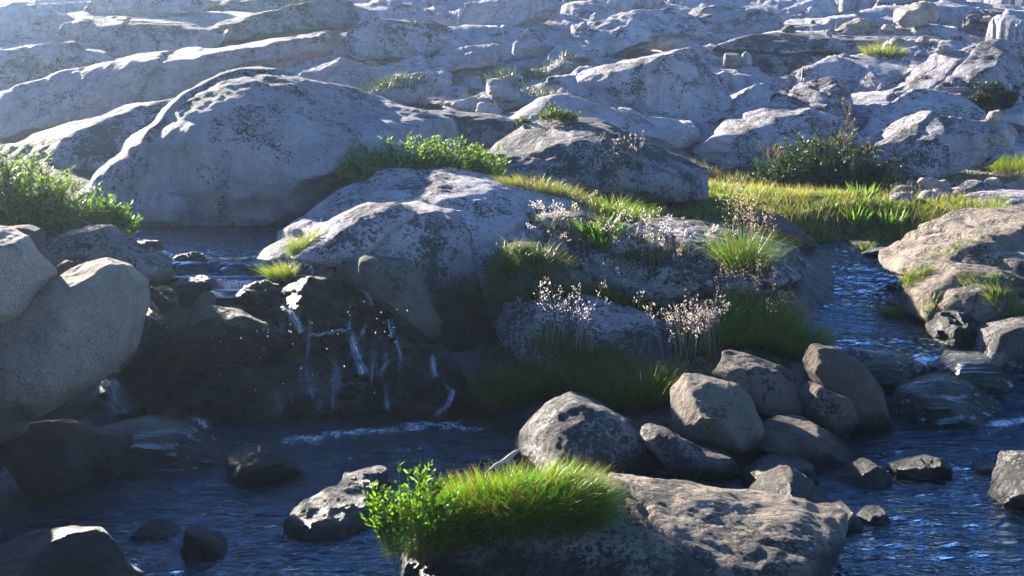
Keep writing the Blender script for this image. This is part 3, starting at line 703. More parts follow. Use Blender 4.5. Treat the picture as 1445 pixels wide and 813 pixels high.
# cobbles along the far bank
GC = 'cobbles lining the meadow bank'
CB = [('flat cobble nearest the pine bush', 1292,250,1330,266), ('rounded white cobble in the middle of the row', 1316,254,1342,276), ('small brown cobble in front of the rounded white one', 1338,264,1362,278),
      ('square-cut cobble, palest of the row', 1386,250,1414,270), ('cobble leaning against the square-cut one', 1412,256,1440,274), ('tall cobble just before the square-cut one', 1362,252,1386,274),
      ('last cobble at the picture edge', 1434,250,1465,270), ('low dark cobble below the pine bush', 1270,262,1294,278), ('tiny cobble between the flat and low dark ones', 1296,268,1312,280)]
for lab, a, b, c, d in CB:
    w, h = c - a, d - b
    jit = [random.uniform(-.06, .06) for _ in range(14)]
    o_ = ' '.join(f'{(a + c) / 2 + w * (.5 + jit[i]) * math.cos(t) * (1.05 if abs(math.sin(t)) > .6 else 1):.1f},{(b + d) / 2 - h * (.5 + jit[i + 7]) * math.sin(t):.1f}' for i, t in enumerate([k * math.pi * 2 / 7 + .3 for k in range(7)]))
    rock(lab, o_, 'boulder', D=16.2, lean=.15, name='cobble', cat='stone', group=GC, facets=10)

# bleached log on the wide slab
def tube(path, rad, nseg=8):
    path = np.array(path, float); V = []; Fq = []
    for i, p in enumerate(path):
        t = path[min(i + 1, len(path) - 1)] - path[max(i - 1, 0)]; t /= np.linalg.norm(t) + 1e-9
        a = np.cross(t, [0.13, .2, 1.0] if abs(t[2]) < .9 else [1.0, .1, 0]); a /= np.linalg.norm(a); b = np.cross(t, a)
        r = rad[i] if hasattr(rad, '__len__') else rad
        for k in range(nseg):
            an = 2 * math.pi * k / nseg; V.append(p + r * (math.cos(an) * a + math.sin(an) * b))
    for i in range(len(path) - 1):
        for k in range(nseg):
            k2 = (k + 1) % nseg; Fq.append([i * nseg + k, i * nseg + k2, (i + 1) * nseg + k2, (i + 1) * nseg + k])
    n0 = len(V); V += [path[0], path[-1]]
    Ft = [[n0, (k + 1) % nseg, k] for k in range(nseg)] + [[n0 + 1, (len(path) - 1) * nseg + k, (len(path) - 1) * nseg + (k + 1) % nseg] for k in range(nseg)]
    return np.array(V), np.array(Fq), np.array(Ft)
def merge(parts):
    V = []; Q = []; T = []; n = 0
    for v, q_, t_ in parts:
        V.append(v); n0 = n; n += len(v)
        if len(q_): Q.append(np.asarray(q_) + n0)
        if len(t_): T.append(np.asarray(t_) + n0)
    return np.concatenate(V), [np.concatenate(x) for x in (Q, T) if x]
def simple_mat(name, c1, c2, scale=8, rough=.85, spec=.2):
    m, nt = new_mat(name); g = N(nt); vec, geo, oi = rock_coords(g)
    n1 = g.noise(vec, scale, 6, .65)
    c = g.mix(g.ramp(n1, .35, .65), c1, c2)
    b = g.n('ShaderNodeBump', Strength=.5, Distance=.03, Height=n1)
    bs = g.n('ShaderNodeBsdfPrincipled', Base_Color=c, Roughness=rough, Normal=b.outputs[0]); bs.inputs['Specular IOR Level'].default_value = spec
    g.n('ShaderNodeOutputMaterial', Surface=bs.outputs[0]); return m
M['deadwood'] = simple_mat('bleached_wood', (.36, .33, .30), (.22, .20, .17), 14)
M['soilm'] = simple_mat('peaty_soil', (.035, .026, .016), (.06, .045, .02), 20)
M['mossm'] = simple_mat('moss', (.07, .09, .015), (.035, .05, .01), 30)
M['bark'] = simple_mat('grey_bark', (.17, .14, .11), (.10, .08, .06), 40)
a_, b_ = at(1366, 203, 18.75), at(1391, 238, 18.3)
V_, Fs_ = merge([tube([a_ + (b_ - a_) * t + np.array([0.03 * math.sin(5 * t), 0, .02 * math.sin(9 * t)]) for t in np.linspace(0, 1, 7)], [.03, .042, .05, .045, .055, .05, .06])])
tag(link('fallen_log', make_mesh('fallen_log', V_, Fs_, M['deadwood'])), 'bleached bare log leaning down the front of the wide flat-topped slab', 'log')
# ------------------------------------------------------------------ water
def water_mat():
    m, nt = new_mat('stream_water'); g = N(nt)
    geo = g.n('ShaderNodeNewGeometry'); pos = geo.outputs['Position']
    tb = g.n('ShaderNodeAttribute', attribute_name='turb').outputs['Fac']
    fo = g.n('ShaderNodeAttribute', attribute_name='foam').outputs['Fac']
    fl = g.n('ShaderNodeAttribute', attribute_name='flow', ); 
    mp = g.n('ShaderNodeMapping', i0=pos); mp.inputs['Scale'].default_value = (1.0, 1.9, 1.0)
    v = mp.outputs[0]
    n1 = g.noise(v, 6.0, 2, .5, .6); n2 = g.noise(v, 15.0, 3, .5, .8); n3 = g.noise(v, 55.0, 2, .5)
    h = g.math('ADD', g.math('MULTIPLY', n1, .9), g.math('ADD', g.math('MULTIPLY', n2, .34), g.math('MULTIPLY', n3, .02)))
    st = g.ramp(tb, 0, 1, .62, 1.0)
    b = g.n('ShaderNodeBump', Strength=st, Distance=.13, Height=h)
    fr = g.n('ShaderNodeFresnel', IOR=1.33, Normal=b.outputs[0])
    tr = g.n('ShaderNodeBsdfTransparent', Color=(.22, .33, .36, 1))
    gl = g.n('ShaderNodeBsdfGlossy', Color=(.62, .82, 1, 1), Roughness=.02, Normal=b.outputs[0])
    deep = g.n('ShaderNodeBsdfDiffuse', Color=(.003, .006, .010, 1))
    base = g.n('ShaderNodeMixShader', i0=.45, i1=tr.outputs[0], i2=deep.outputs[0])
    s1 = g.n('ShaderNodeMixShader', i0=g.math('MINIMUM', g.math('MULTIPLY_ADD', fr.outputs[0], 1.5, .015), 1.0), i1=base.outputs[0], i2=gl.outputs[0])
    # white water: streaky froth where the water breaks
    mp2 = g.n('ShaderNodeMapping', i0=pos); mp2.inputs['Scale'].default_value = (1.0, .8, .28)
    f1 = g.noise(mp2.outputs[0], 34, 7, .78, .7)
    f2 = g.noise(pos, 7, 4, .6)
    ff = g.math('ADD', g.math('MULTIPLY', f1, .62), g.math('MULTIPLY', f2, .38))
    lo = g.math('SUBTRACT', .80, g.math('MULTIPLY', fo, .42))
    fm = g.ramp(ff, g.math('SUBTRACT', lo, .03), g.math('ADD', lo, .20), 0, .8)
    fm = g.math('MULTIPLY', fm, g.ramp(fo, .02, .2))
    wd = g.n('ShaderNodeBsdfPrincipled', Base_Color=(.78, .84, .90, 1), Roughness=.35)
    s2 = g.n('ShaderNodeMixShader', i0=fm, i1=s1.outputs[0], i2=wd.outputs[0])
    g.n('ShaderNodeOutputMaterial', Surface=s2.outputs[0])
    return m
M['water'] = water_mat()
def sheet(name, xs, ys, zf, foamf=None, turbf=None, keep=None):
    X, Y = np.meshgrid(xs, ys); x, y = X.ravel(), Y.ravel()
    z = zf(x, y); n0, n1 = X.shape; ix = np.arange(n0 * n1).reshape(n0, n1)
    q = np.stack([ix[:-1, :-1].ravel(), ix[:-1, 1:].ravel(), ix[1:, 1:].ravel(), ix[1:, :-1].ravel()], 1)
    if keep is not None:
        kp = keep(x, y); q = q[kp[q].all(1)]
    V = np.stack([x, y, z], 1)
    me = make_mesh(name, V, q, M['water'], attrs={'foam': foamf(x, y) if foamf else np.zeros(len(x)), 'turb': turbf(x, y) if turbf else np.zeros(len(x))})
    return tag(link(name, me), kind='structure')
def p3(x, y): return np.stack([x, y, np.zeros_like(x)], 1)
def pool_z(x, y):
    P = p3(x, y * 1.7)
    return .018 * fbm(P, 2.2, 3, 201) + .013 * fbm(P, 5.5, 3, 202)
def seg_d(x, y, pl):
    d = np.full(len(x), 9.)
    for (ax, ay), (bx, by) in zip(pl[:-1], pl[1:]):
        ex, ey = bx - ax, by - ay; L = ex * ex + ey * ey + 1e-9
        t = np.clip(((x - ax) * ex + (y - ay) * ey) / L, 0, 1)
        d = np.minimum(d, np.hypot(x - ax - t * ex, y - ay - t * ey))
    return d
def onpool(px, py, zl=0.0):
    r = ray(px, py); Y = (zl - CAMZ) / r[2]; return (r[0] * Y, Y)
foam_lines = [[onpool(*p) for p in L] for L in (
    [(415,622),(470,612),(540,608),(600,602),(640,600)], [(600,600),(660,604)], [(330,626),(370,632),(430,640)], [(270,612),(300,620)], [(430,655),(520,640),(600,628)],
    [(1395,612),(1420,598),(1470,582)], [(180,772),(240,762)])]
def pool_foam(x, y):
    f = np.zeros(len(x))
    for k, L in enumerate(foam_lines):
        f = np.maximum(f, (.80 if k < 2 else .6) * np.exp(-(seg_d(x, y, L) / (.19 if k != 4 else .22)) ** 2))
    return f
def pool_turb(x, y):
    return np.clip(np.exp(-((x + 1.0) / 1.6) ** 2) * sstep(5.0, 7.4, y) + .55 * np.exp(-((x - 2.6) / 1.2) ** 2) * sstep(5.8, 7.2, y), 0, 1)
sheet('pool', np.linspace(-7, 8, 420), np.concatenate([np.linspace(-3, 3.6, 14), np.linspace(3.7, 8.35, 340)]), pool_z, pool_foam, pool_turb)

# upper pool and its low steps
def steps_z(x, y):
    P = p3(x, y); w = .12 * fbm(P, 1.3, 3, 211)
    yy = y + w
    z = np.full(len(x), .66)
    z = z + .07 * sstep(9.0, 9.07, yy) + .09 * sstep(9.28, 9.36, yy) + .05 * sstep(9.62, 9.8, yy)
    return z + .012 * fbm(p3(x, y * 1.4), 4, 3, 212) * (1 + 1.5 * (y < 9.7))
def steps_foam(x, y):
    w = .12 * fbm(p3(x, y), 1.3, 3, 211); yy = y + w
    b = np.exp(-((yy - 8.97) / .05) ** 2) + np.exp(-((yy - 9.24) / .055) ** 2) * 1.0 + .55 * np.exp(-((yy - 9.6) / .08) ** 2) + .5 * np.exp(-((yy - 8.72) / .06) ** 2)
    return np.clip(b * 1.25, 0, 1)
def steps_keep(x, y):
    p = pxq(x, y)
    lo = 8.72 + .1 * np.sin(x * 7) + .3 * sstep(290, 240, p)
    return (p > 150) & (p < 440) & (y > lo)
sheet('upper_pool', np.linspace(-4.2, -1.2, 300), np.linspace(8.5, 12.2, 330), steps_z, steps_foam, lambda x, y: .25 + .5 * (y < 9.8), steps_keep)

# narrow stream: runs down from the meadow, through the middle pool and over the cascade
YP = np.array([7.3, 7.62, 7.9, 8.25, 8.6, 8.95, 9.6, 10.2, 10.7, 11.1, 11.5, 12.0, 12.4, 12.9])
ZP = np.array([-.03, .0, .06, .17, .26, .31, .325, .33, .37, .44, .50, .55, .60, .62])
def chan_z(x, y):
    z = np.interp(y, YP, ZP)
    rgh = np.interp(y, [7.6, 8.2, 8.9, 9.2, 10.0, 10.5, 12.2], [.2, 1, .7, .2, .35, 1, .7])
    P = p3(x * 1.3, y)
    return z + rgh * (.045 * fbm(P, 2.6, 3, 221) + .018 * fbm(P, 8, 2, 222)) + .05 * np.exp(-(((x - 2.75) / .35) ** 2 + ((y - 8.5) / .2) ** 2))
def chan_foam(x, y):
    P = p3(x, y)
    rf = np.interp(y, [7.5, 7.7, 8.3, 8.7, 9.0, 9.4, 10.1, 10.5, 11.2, 12.2, 12.6], [.45, .25, .3, .35, .12, .02, .06, .42, .52, .5, .1])
    c = .9 * np.exp(-(((x - 2.95) / .30) ** 2 + ((y - 8.42) / .10) ** 2))
    e = .8 * np.exp(-((y - 7.66 - .08 * np.sin(4 * x)) / .07) ** 2) * sstep(2.85, 3.1, x)
    return np.clip(rf * (.75 + .5 * fbm(P, 2.2, 3, 225)) + c + e, 0, 1)
def chan_keep(x, y):
    p = pxq(x, y)
    l = np.interp(y, [7.4, 8.0, 8.6, 9.0, 10, 11, 12.8], [1235, 1195, 1150, 1130, 1120, 1120, 1090]); r = np.interp(y, [7.4, 8.4, 9, 10, 11, 12.8], [1600, 1480, 1400, 1340, 1310, 1310])
    return (p > l) & (p < r)
sheet('stream', np.linspace(1.7, 6.2, 420), np.linspace(7.35, 12.9, 520), chan_z, chan_foam, lambda x, y: np.interp(y, [7.6, 8.2, 8.9, 9.2, 10.0, 10.5, 12.2], [.6, 1, .8, .3, .4, 1, .9]), chan_keep)

# strands of white water in the fall, thin ribbons that follow the wet rock
def fall_mat():
    m, nt = new_mat('falling_water'); g = N(nt)
    cu = g.n('ShaderNodeAttribute', attribute_name='u').outputs['Fac']; cv = g.n('ShaderNodeAttribute', attribute_name='v').outputs['Fac']
    oi = g.n('ShaderNodeObjectInfo')
    w = g.n('ShaderNodeCombineXYZ', X=g.math('MULTIPLY', cu, 7.0), Y=g.math('MULTIPLY', cv, .45), Z=g.math('MULTIPLY', oi.outputs['Random'], 40.0))
    n1 = g.noise(w.outputs[0], 3.2, 6, .72, .5)
    d = g.n('ShaderNodeAttribute', attribute_name='dens').outputs['Fac']
    lo = g.math('SUBTRACT', .80, g.math('MULTIPLY', d, .45))
    a = g.math('MULTIPLY', g.ramp(n1, g.math('SUBTRACT', lo, .06), g.math('ADD', lo, .40), 0, .75), g.ramp(d, .0, .12))
    wd = g.n('ShaderNodeBsdfPrincipled', Base_Color=(.74, .82, .90, 1), Roughness=.3)
    tr = g.n('ShaderNodeBsdfTransparent')
    s = g.n('ShaderNodeMixShader', i0=a, i1=tr.outputs[0], i2=wd.outputs[0])
    g.n('ShaderNodeOutputMaterial', Surface=s.outputs[0]); return m
M['fall'] = fall_mat()
# ------------------------------------------------------------------ ray casting onto the rock and ground built so far
bpy.context.view_layer.update()
DG = bpy.context.evaluated_depsgraph_get()
def cast(o, d):
    h = SC.ray_cast(DG, Vector(o), Vector(d).normalized())
    return (np.array(h[1]), np.array(h[2]), h[4]) if h[0] else None
def pix(px, py):
    """the point of rock or ground seen at a photo pixel"""
    h = cast((0, 0, CAMZ), ray(px, py))
    return h[0] if h else at(px, py, 12)
def drop(x, y, top):
    h = cast((x, y, top), (0, 0, -1))
    return h[0] if h else np.array([x, y, terrain_z(x, y)[0]])
STREAMS = {o.name for o in COL.objects if o.get('kind') == 'structure' and o.name != 'ground'}

# strands of the fall
def strand(path, width, dens, n=26):
    """path of photo pixels; each point is dropped on the rock it runs over"""
    n = 40; t = np.linspace(0, len(path) - 1, n); pa = np.array(path, float)
    c = np.array([pix(a, b) for a, b in zip(np.interp(t, np.arange(len(pa)), pa[:, 0]), np.interp(t, np.arange(len(pa)), pa[:, 1]))]) + np.array([0, -.035, .012])
    for _ in range(2): c[1:-1] = (c[:-2] + c[1:-1] * 2 + c[2:]) / 4
    m = 9; V = []; u = []; v = []; dn = []
    L = 0
    for i in range(n):
        if i: L += np.linalg.norm(c[i] - c[i - 1])
        w = width[0] + (width[1] - width[0]) * i / (n - 1)
        for k in range(m):
            s = k / (m - 1) - .5
            V.append(c[i] + np.array([s * w, .02 - .06 * (1 - 4 * s * s), .012 * math.sin(k * 2.1 + i * .7)]))
            u.append(s * w * 9); v.append(L * 6); dn.append(min(1, dens * 1.3 + .12) * (1 - (2 * s) ** 2) * min(1, 4 * i / n + .3) * min(1, 4 * (n - i) / n + .1))
    q = [[i * m + k, i * m + k + 1, (i + 1) * m + k + 1, (i + 1) * m + k] for i in range(n - 1) for k in range(m - 1)]
    return np.array(V), np.array(q), u, v, dn
SV = []; SQ = []; SU = []; SVv = []; SD = []; k0 = 0
for path, w, dn in [
    ([(322,418),(336,432),(344,455),(346,475)], (.14, .22), .42), ([(390,428),(412,440),(424,462),(430,475)], (.08, .16), .7), ([(425,474),(455,472),(480,466),(505,464)], (.08, .1), .7),
    ([(508,405),(522,418),(528,438)], (.08, .14), .9), ([(494,462),(502,490),(512,520),(516,534)], (.12, .16), .75), ([(548,445),(552,465),(556,480)], (.05, .08), .55),
    ([(610,495),(612,515),(614,540)], (.06, .1), .6), ([(620,536),(640,552),(632,572),(604,596)], (.06, .1), .6), ([(560,500),(540,520),(528,536)], (.08, .1), .45),
    ([(140,522),(158,540),(172,570),(186,592)], (.26, .42), .62), ([(268,588),(285,592),(300,606)], (.1, .14), .85), ([(470,545),(500,540),(535,542)], (.12, .14), .5),
    ([(290,436),(330,432),(365,438)], (.05, .06), .5), ([(350,480),(356,500),(358,520)], (.3, .4), .22), ([(240,440),(250,470),(258,500)], (.3, .4), .2), ([(300,520),(310,550),(320,580)], (.5, .7), .2), ([(470,500),(480,520),(482,540)], (.3,.4), .3), ([(210,520),(225,550),(240,585)], (.4, .6), .28), ([(380,520),(390,550),(396,590)], (.5, .7), .26), ([(560,520),(565,550),(570,590)], (.3, .4), .3), ([(430,500),(436,530),(440,570)], (.25, .4), .4), ([(330,395),(332,402),(334,410)], (.35, .35), .6), ([(300,410),(306,418),(310,428)], (.25, .25), .55)]:
    a, b, c, d, e = strand(path, w, dn)
    SV.append(a); SQ.append(b + k0); SU += c; SVv += d; SD += e; k0 += len(a)
rgW = np.random.default_rng(4242)
for k in range(34):
    x = rgW.choice([300, 335, 350, 395, 420, 440, 500, 515, 525, 545, 612, 160]) + rgW.normal() * 12; y = rgW.uniform(416, 440) if 290 < x < 590 else rgW.uniform(510, 530) if x < 220 else rgW.uniform(490, 505)
    path = [(x, y)]
    while y < 600:
        y += rgW.uniform(12, 26); x += rgW.normal() * 4.5; path.append((x, min(y, 603)))
    wd = rgW.uniform(.03, .09); a, b, c, d, e = strand(path, (wd, wd * rgW.uniform(1, 2)), rgW.uniform(.32, .6))
    fade = np.repeat(np.interp(np.linspace(0, 1, 40), np.linspace(0, 1, 7), rgW.uniform(.15, 1.15, 7)), 9)
    SV.append(a); SQ.append(b + k0); SU += c; SVv += d; SD += list(np.array(e) * fade); k0 += len(a)
me = make_mesh('waterfall', np.concatenate(SV), np.concatenate(SQ), M['fall'], attrs={'u': SU, 'v': SVv, 'dens': SD})
tag(link('waterfall', me), kind='structure')

# droplets thrown up by the fall
dv, df = ico(1); V = []; Fa = []; k = 0
for _ in range(70):
    cx, cy, sd = random.choice([(300,450,50), (330,470,70), (420,450,50), (400,550,40), (440,500,60), (520,460,40)])
    p = at(random.gauss(cx, sd), random.gauss(cy, sd * .5), random.uniform(7.5, 8.1))
    s = random.uniform(.0016, .0038)
    V.append(dv * np.array([s, s, s * random.uniform(1, 2.4)]) + p); Fa.append(df + k); k += len(dv)
m, nt = new_mat('droplet'); g = N(nt)
bs = g.n('ShaderNodeBsdfPrincipled', Base_Color=(.85, .9, .95, 1), Roughness=.15)
tl = g.n('ShaderNodeBsdfTranslucent', Color=(.9, .95, 1, 1))
ms = g.n('ShaderNodeMixShader', i0=.6, i1=bs.outputs[0], i2=tl.outputs[0]); g.n('ShaderNodeOutputMaterial', Surface=ms.outputs[0])
tag(link('spray', make_mesh('spray', np.concatenate(V), np.concatenate(Fa), m)), 'fine droplets splashing in front of the dark fall', 'spray', kind='stuff')

# ------------------------------------------------------------------ plants
def leaf_mat(name, trans=.5, gloss=.25, rough=.4, tint=(1, 1, 1), through=(1.1, 1.3, .45)):
    m, nt = new_mat(name); g = N(nt)
    at_ = g.n('ShaderNodeAttribute', attribute_name='Col').outputs['Color']
    c = g.mix(1.0, at_, tint, 'MULTIPLY')
    bs = g.n('ShaderNodeBsdfPrincipled', Base_Color=c, Roughness=rough); bs.inputs['Specular IOR Level'].default_value = gloss
    tc = g.mix(1.0, c, through, 'MULTIPLY')
    tl = g.n('ShaderNodeBsdfTranslucent', Color=tc)
    ms = g.n('ShaderNodeMixShader', i0=trans, i1=bs.outputs[0], i2=tl.outputs[0])
    g.n('ShaderNodeOutputMaterial', Surface=ms.outputs[0]); return m
M['blade'] = leaf_mat('grass_blade', .52)
M['leaf'] = leaf_mat('shrub_leaf', .55, .15, .5)
M['seed'] = leaf_mat('seed_head', .55, .2, .5, through=(1.05, 1.03, .98))
M['needle'] = leaf_mat('pine_needle', .3, .35, .4)

def ncol(rg, n, c, var=.18):
    c = np.array(c)[None] * (1 + var * rg.normal(size=(n, 1))) * (1 + .10 * rg.normal(size=(n, 3)))
    return np.clip(c, .004, 1)
def blades(rg, roots, L, Wd, az, tilt, curve, segs=4, c0=(.05, .08, .015), c1=(.14, .17, .03), up=None):
    n = len(roots); h = np.stack([np.cos(az), np.sin(az), np.zeros(n)], 1); z = np.zeros((n, 3)); z[:, 2] = 1
    d0 = z * np.cos(tilt)[:, None] + h * np.sin(tilt)[:, None]
    fa = rg.uniform(0, math.pi, n); side = np.stack([np.cos(fa), np.sin(fa), np.zeros(n)], 1)
    V = []; Cc = []
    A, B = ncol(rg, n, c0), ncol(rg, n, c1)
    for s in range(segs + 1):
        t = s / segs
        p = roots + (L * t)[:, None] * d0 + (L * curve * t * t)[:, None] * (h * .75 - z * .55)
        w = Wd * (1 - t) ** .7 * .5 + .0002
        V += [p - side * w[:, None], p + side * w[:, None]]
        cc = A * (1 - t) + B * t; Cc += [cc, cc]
    V = np.stack(V, 1).reshape(-1, 3); Cc = np.stack(Cc, 1).reshape(-1, 3)
    k = 2 * (segs + 1); b = (np.arange(n) * k)[:, None]
    q = np.concatenate([b + np.array([[2 * s, 2 * s + 1, 2 * s + 3, 2 * s + 2]]) for s in range(segs)])
    return V, q, Cc
def leaves(rg, P, Dv, L, Wd, c, var=.2):
    n = len(P); Dv = Dv / (np.linalg.norm(Dv, axis=1)[:, None] + 1e-9)
    r = rg.normal(size=(n, 3)); sd = np.cross(Dv, r); sd /= np.linalg.norm(sd, axis=1)[:, None] + 1e-9
    nn = np.cross(Dv, sd)
    L = L[:, None]; Wd = Wd[:, None]
    V = np.stack([P, P + Dv * L * .45 - sd * Wd * .5 + nn * L * .06, P + Dv * L - nn * L * .08, P + Dv * L * .45 + sd * Wd * .5 + nn * L * .06, ], 1).reshape(-1, 3)
    b = (np.arange(n) * 4)[:, None]; q = b + np.array([[0, 1, 2, 3]])
    cc = np.repeat(ncol(rg, n, c, var), 4, 0)
    return V, q, cc
def cat_(parts):
    V = []; Q = []; C = []; n = 0
    for v, q_, c in parts:
        V.append(v); Q.append(q_ + n); C.append(c); n += len(v)
    return np.concatenate(V), np.concatenate(Q), np.concatenate(C)
def put(name, parts, mat, base, parent):
    V, q_, c = cat_(parts)
    return link(name, make_mesh(name, V - base, q_, mat, col=c), (0, 0, 0), parent)
def twigs(rg, polys, rad, c):
    V = []; Q = []; n = 0
    for P in polys:
        r = np.linspace(rad, rad * .45, len(P))
        v, fq, ft = tube(P, r, 4); v = v[:-2]
        V.append(v); Q.append(fq + n); n += len(v)
    V = np.concatenate(V); Q = np.concatenate(Q)
    return V, Q, ncol(rg, len(V), c, .05)

_ps = [500]
def roots_disc(rg, c, rx, ry, n, top=.6, k=160, core=.5):
    """root points scattered over the surface inside an ellipse in plan"""
    out = []
    for _ in range(k):
        a = rg.uniform(0, 2 * math.pi); r = rg.uniform(0, 1) ** core
        p = drop(c[0] + rx * r * math.cos(a), c[1] + ry * r * math.sin(a), c[2] + top)
        if abs(p[2] - c[2]) < .45: out.append(p)
    out = np.array(out) if out else np.array([c])
    i = rg.integers(0, len(out), n)
    j = rg.normal(size=(n, 3)) * np.array([rx, ry, 0]) * .09; j[:, 2] = -.005
    return out[i] + j
def tuft(label, px, py, rx, ry, n, L, c0=(.045, .085, .012), c1=(.11, .18, .025), name='grass_tuft', cat='grass tuft', group=None, width=.0045, splay=.75, curve=.45, heads=0, head_c=(.42, .33, .24), head_L=None, base=None, top=.5, straw=0):
    _ps[0] += 1; rg = np.random.default_rng(_ps[0])
    c = base if base is not None else pix(px, py)
    e = empty(name, c); tag(e, label, cat, group)
    R = roots_disc(rg, c, rx, ry, n, top)
    dx = (R[:, 0] - c[0]) / rx; dy = (R[:, 1] - c[1]) / ry
    az = np.arctan2(dy + rg.normal(size=n) * .45, dx + rg.normal(size=n) * .45)
    tl = np.clip(np.hypot(dx, dy) * splay * .75 + np.abs(rg.normal(size=n)) * .16, 0, 1.35)
    Ln = L * rg.uniform(.55, 1.1, n)
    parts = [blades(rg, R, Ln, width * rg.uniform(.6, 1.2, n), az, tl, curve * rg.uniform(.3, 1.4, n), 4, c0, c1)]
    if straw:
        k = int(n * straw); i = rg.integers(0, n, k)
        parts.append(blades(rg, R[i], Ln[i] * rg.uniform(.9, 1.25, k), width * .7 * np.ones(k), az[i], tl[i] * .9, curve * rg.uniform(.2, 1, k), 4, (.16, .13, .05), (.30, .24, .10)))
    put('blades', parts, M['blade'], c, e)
    if heads:
        seed_stalks(rg, R[rg.integers(0, n, heads)], head_L or L * 1.6, head_c, c, e)
    return e, R
def seed_stalks(rg, R, L, col, c, e, lean=.22, loose=1.0, fl=26):
    n = len(R); az = rg.uniform(0, 2 * math.pi, n); pol = []; LP = []; LD = []
    for i in range(n):
        l = L * rg.uniform(.65, 1.1); t = rg.uniform(.02, lean); d = np.array([math.cos(az[i]) * math.sin(t), math.sin(az[i]) * math.sin(t), math.cos(t)])
        bend = np.array([math.cos(az[i]), math.sin(az[i]), -.35]) * l * rg.uniform(.02, .16)
        P = np.array([R[i] + d * l * s + bend * s ** 2.5 for s in np.linspace(0, 1, 6)]); pol.append(P)
        for k in range(fl):
            s = rg.uniform(.68, 1.0); q0 = R[i] + d * l * s + bend * s ** 2.5
            sp = l * .11 * (1.05 - s) * 3.0 * loose + .004
            a2 = rg.uniform(0, 2 * math.pi); off = np.array([math.cos(a2), math.sin(a2), rg.uniform(.1, .9)]) * sp * rg.uniform(.2, 1)
            LP.append(q0 + off); LD.append(off + d * .02)
    V, Q, C = twigs(rg, pol, .0013, np.array(col) * .75)
    put('stems', [(V, Q, C)], M['seed'], c, e)
    LP = np.array(LP); k = len(LP)
    put('seed_sprays', [leaves(rg, LP, np.array(LD), rg.uniform(.009, .019, k), rg.uniform(.004, .008, k), col, .2)], M['seed'], c, e)

# --- the bright tussock on the near slab, with the seedling beside it
tc = pix(735, 735)
rgT = np.random.default_rng(77)
e = empty('grass_tussock', tc); tag(e, 'bright backlit tussock of short sedge on the near slab', 'grass tussock')
TL = at(588, 728, tc[1]); TR = at(845, 690, tc[1])
mound_pts = []
# low peaty cushion following the slab, sedge rooted over its top
xs = np.linspace(0, 1, 44); ys = np.linspace(-1, 1, 22); MV = []
ax = TR - TL
for i, s in enumerate(xs):
    for j, t in enumerate(ys):
        prof = max(0, 1 - (2 * s - 1) ** 6) ** .5 * max(0, 1 - t * t) ** .5
        p = TL + ax * s + np.array([0, t * .13, 0])
        g0 = drop(p[0], p[1], 1.2)[2]
        MV.append([p[0], p[1], max(g0, p[2] - .10) - .02 + .10 * prof])
MV = np.array(MV); MV[:, 2] += .014 * fbm(MV, 22, 3, 5) + .01 * fbm(MV, 60, 2, 6)
MQ = np.array([[i * 22 + j, (i + 1) * 22 + j, (i + 1) * 22 + j + 1, i * 22 + j + 1] for i in range(43) for j in range(21)])
link('peat_cushion', make_mesh('peat_cushion', MV - tc, MQ, M['soilm']), (0, 0, 0), e)
nT = 7500
ii = rgT.integers(0, len(MV), nT); RT = MV[ii] + rgT.normal(size=(nT, 3)) * np.array([.008, .008, .002])
rel = (ys[ii % 22]); sx = xs[ii // 22] * 2 - 1
az = np.arctan2(rel * 1.0 + rgT.normal(size=nT) * .5, sx * .9 + rgT.normal(size=nT) * .5)
tl = np.clip(np.hypot(rel, sx ** 3) * .75 + np.abs(rgT.normal(size=nT)) * .15, 0, 1.3)
LnT = rgT.uniform(.10, .215, nT) * (1.0 - .22 * np.abs(sx) ** 3)
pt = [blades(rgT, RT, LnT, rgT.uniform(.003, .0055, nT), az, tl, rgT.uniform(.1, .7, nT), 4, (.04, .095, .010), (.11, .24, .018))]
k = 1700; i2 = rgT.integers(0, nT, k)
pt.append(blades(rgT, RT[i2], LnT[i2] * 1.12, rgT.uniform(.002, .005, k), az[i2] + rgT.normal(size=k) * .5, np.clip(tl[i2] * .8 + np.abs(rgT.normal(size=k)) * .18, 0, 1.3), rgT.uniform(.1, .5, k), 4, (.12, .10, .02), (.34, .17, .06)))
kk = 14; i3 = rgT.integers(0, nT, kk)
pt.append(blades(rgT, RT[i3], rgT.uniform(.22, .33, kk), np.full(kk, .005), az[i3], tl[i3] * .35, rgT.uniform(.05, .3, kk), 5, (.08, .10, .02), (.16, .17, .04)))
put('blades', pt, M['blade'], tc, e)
# hanging dead thatch under the near edge
sel = np.nonzero(ys[ii % 22] < -.35)[0][:1500]
put('dead_thatch', [blades(rgT, RT[sel], rgT.uniform(.03, .07, len(sel)), np.full(len(sel), .004), rgT.uniform(-2.2, -.9, len(sel)), rgT.uniform(1.2, 1.8, len(sel)), rgT.uniform(.4, 1.1, len(sel)), 4, (.10, .07, .03), (.16, .11, .05))], M['blade'], tc, e)

# bleached stick lying in the tussock
p0, p1 = at(690, 664, tc[1] - .02), at(735, 634, tc[1] + .05)
V_, Fs_ = merge([tube([p0 + (p1 - p0) * t + np.array([0, 0, .003 * math.sin(9 * t)]) for t in np.linspace(0, 1, 6)], [.004, .009, .008, .012, .010, .003], 7)])
tag(link('driftwood_stick', make_mesh('driftwood_stick', V_, Fs_, M['deadwood'])), 'short white sun-bleached stick resting on top of the bright tussock', 'stick')

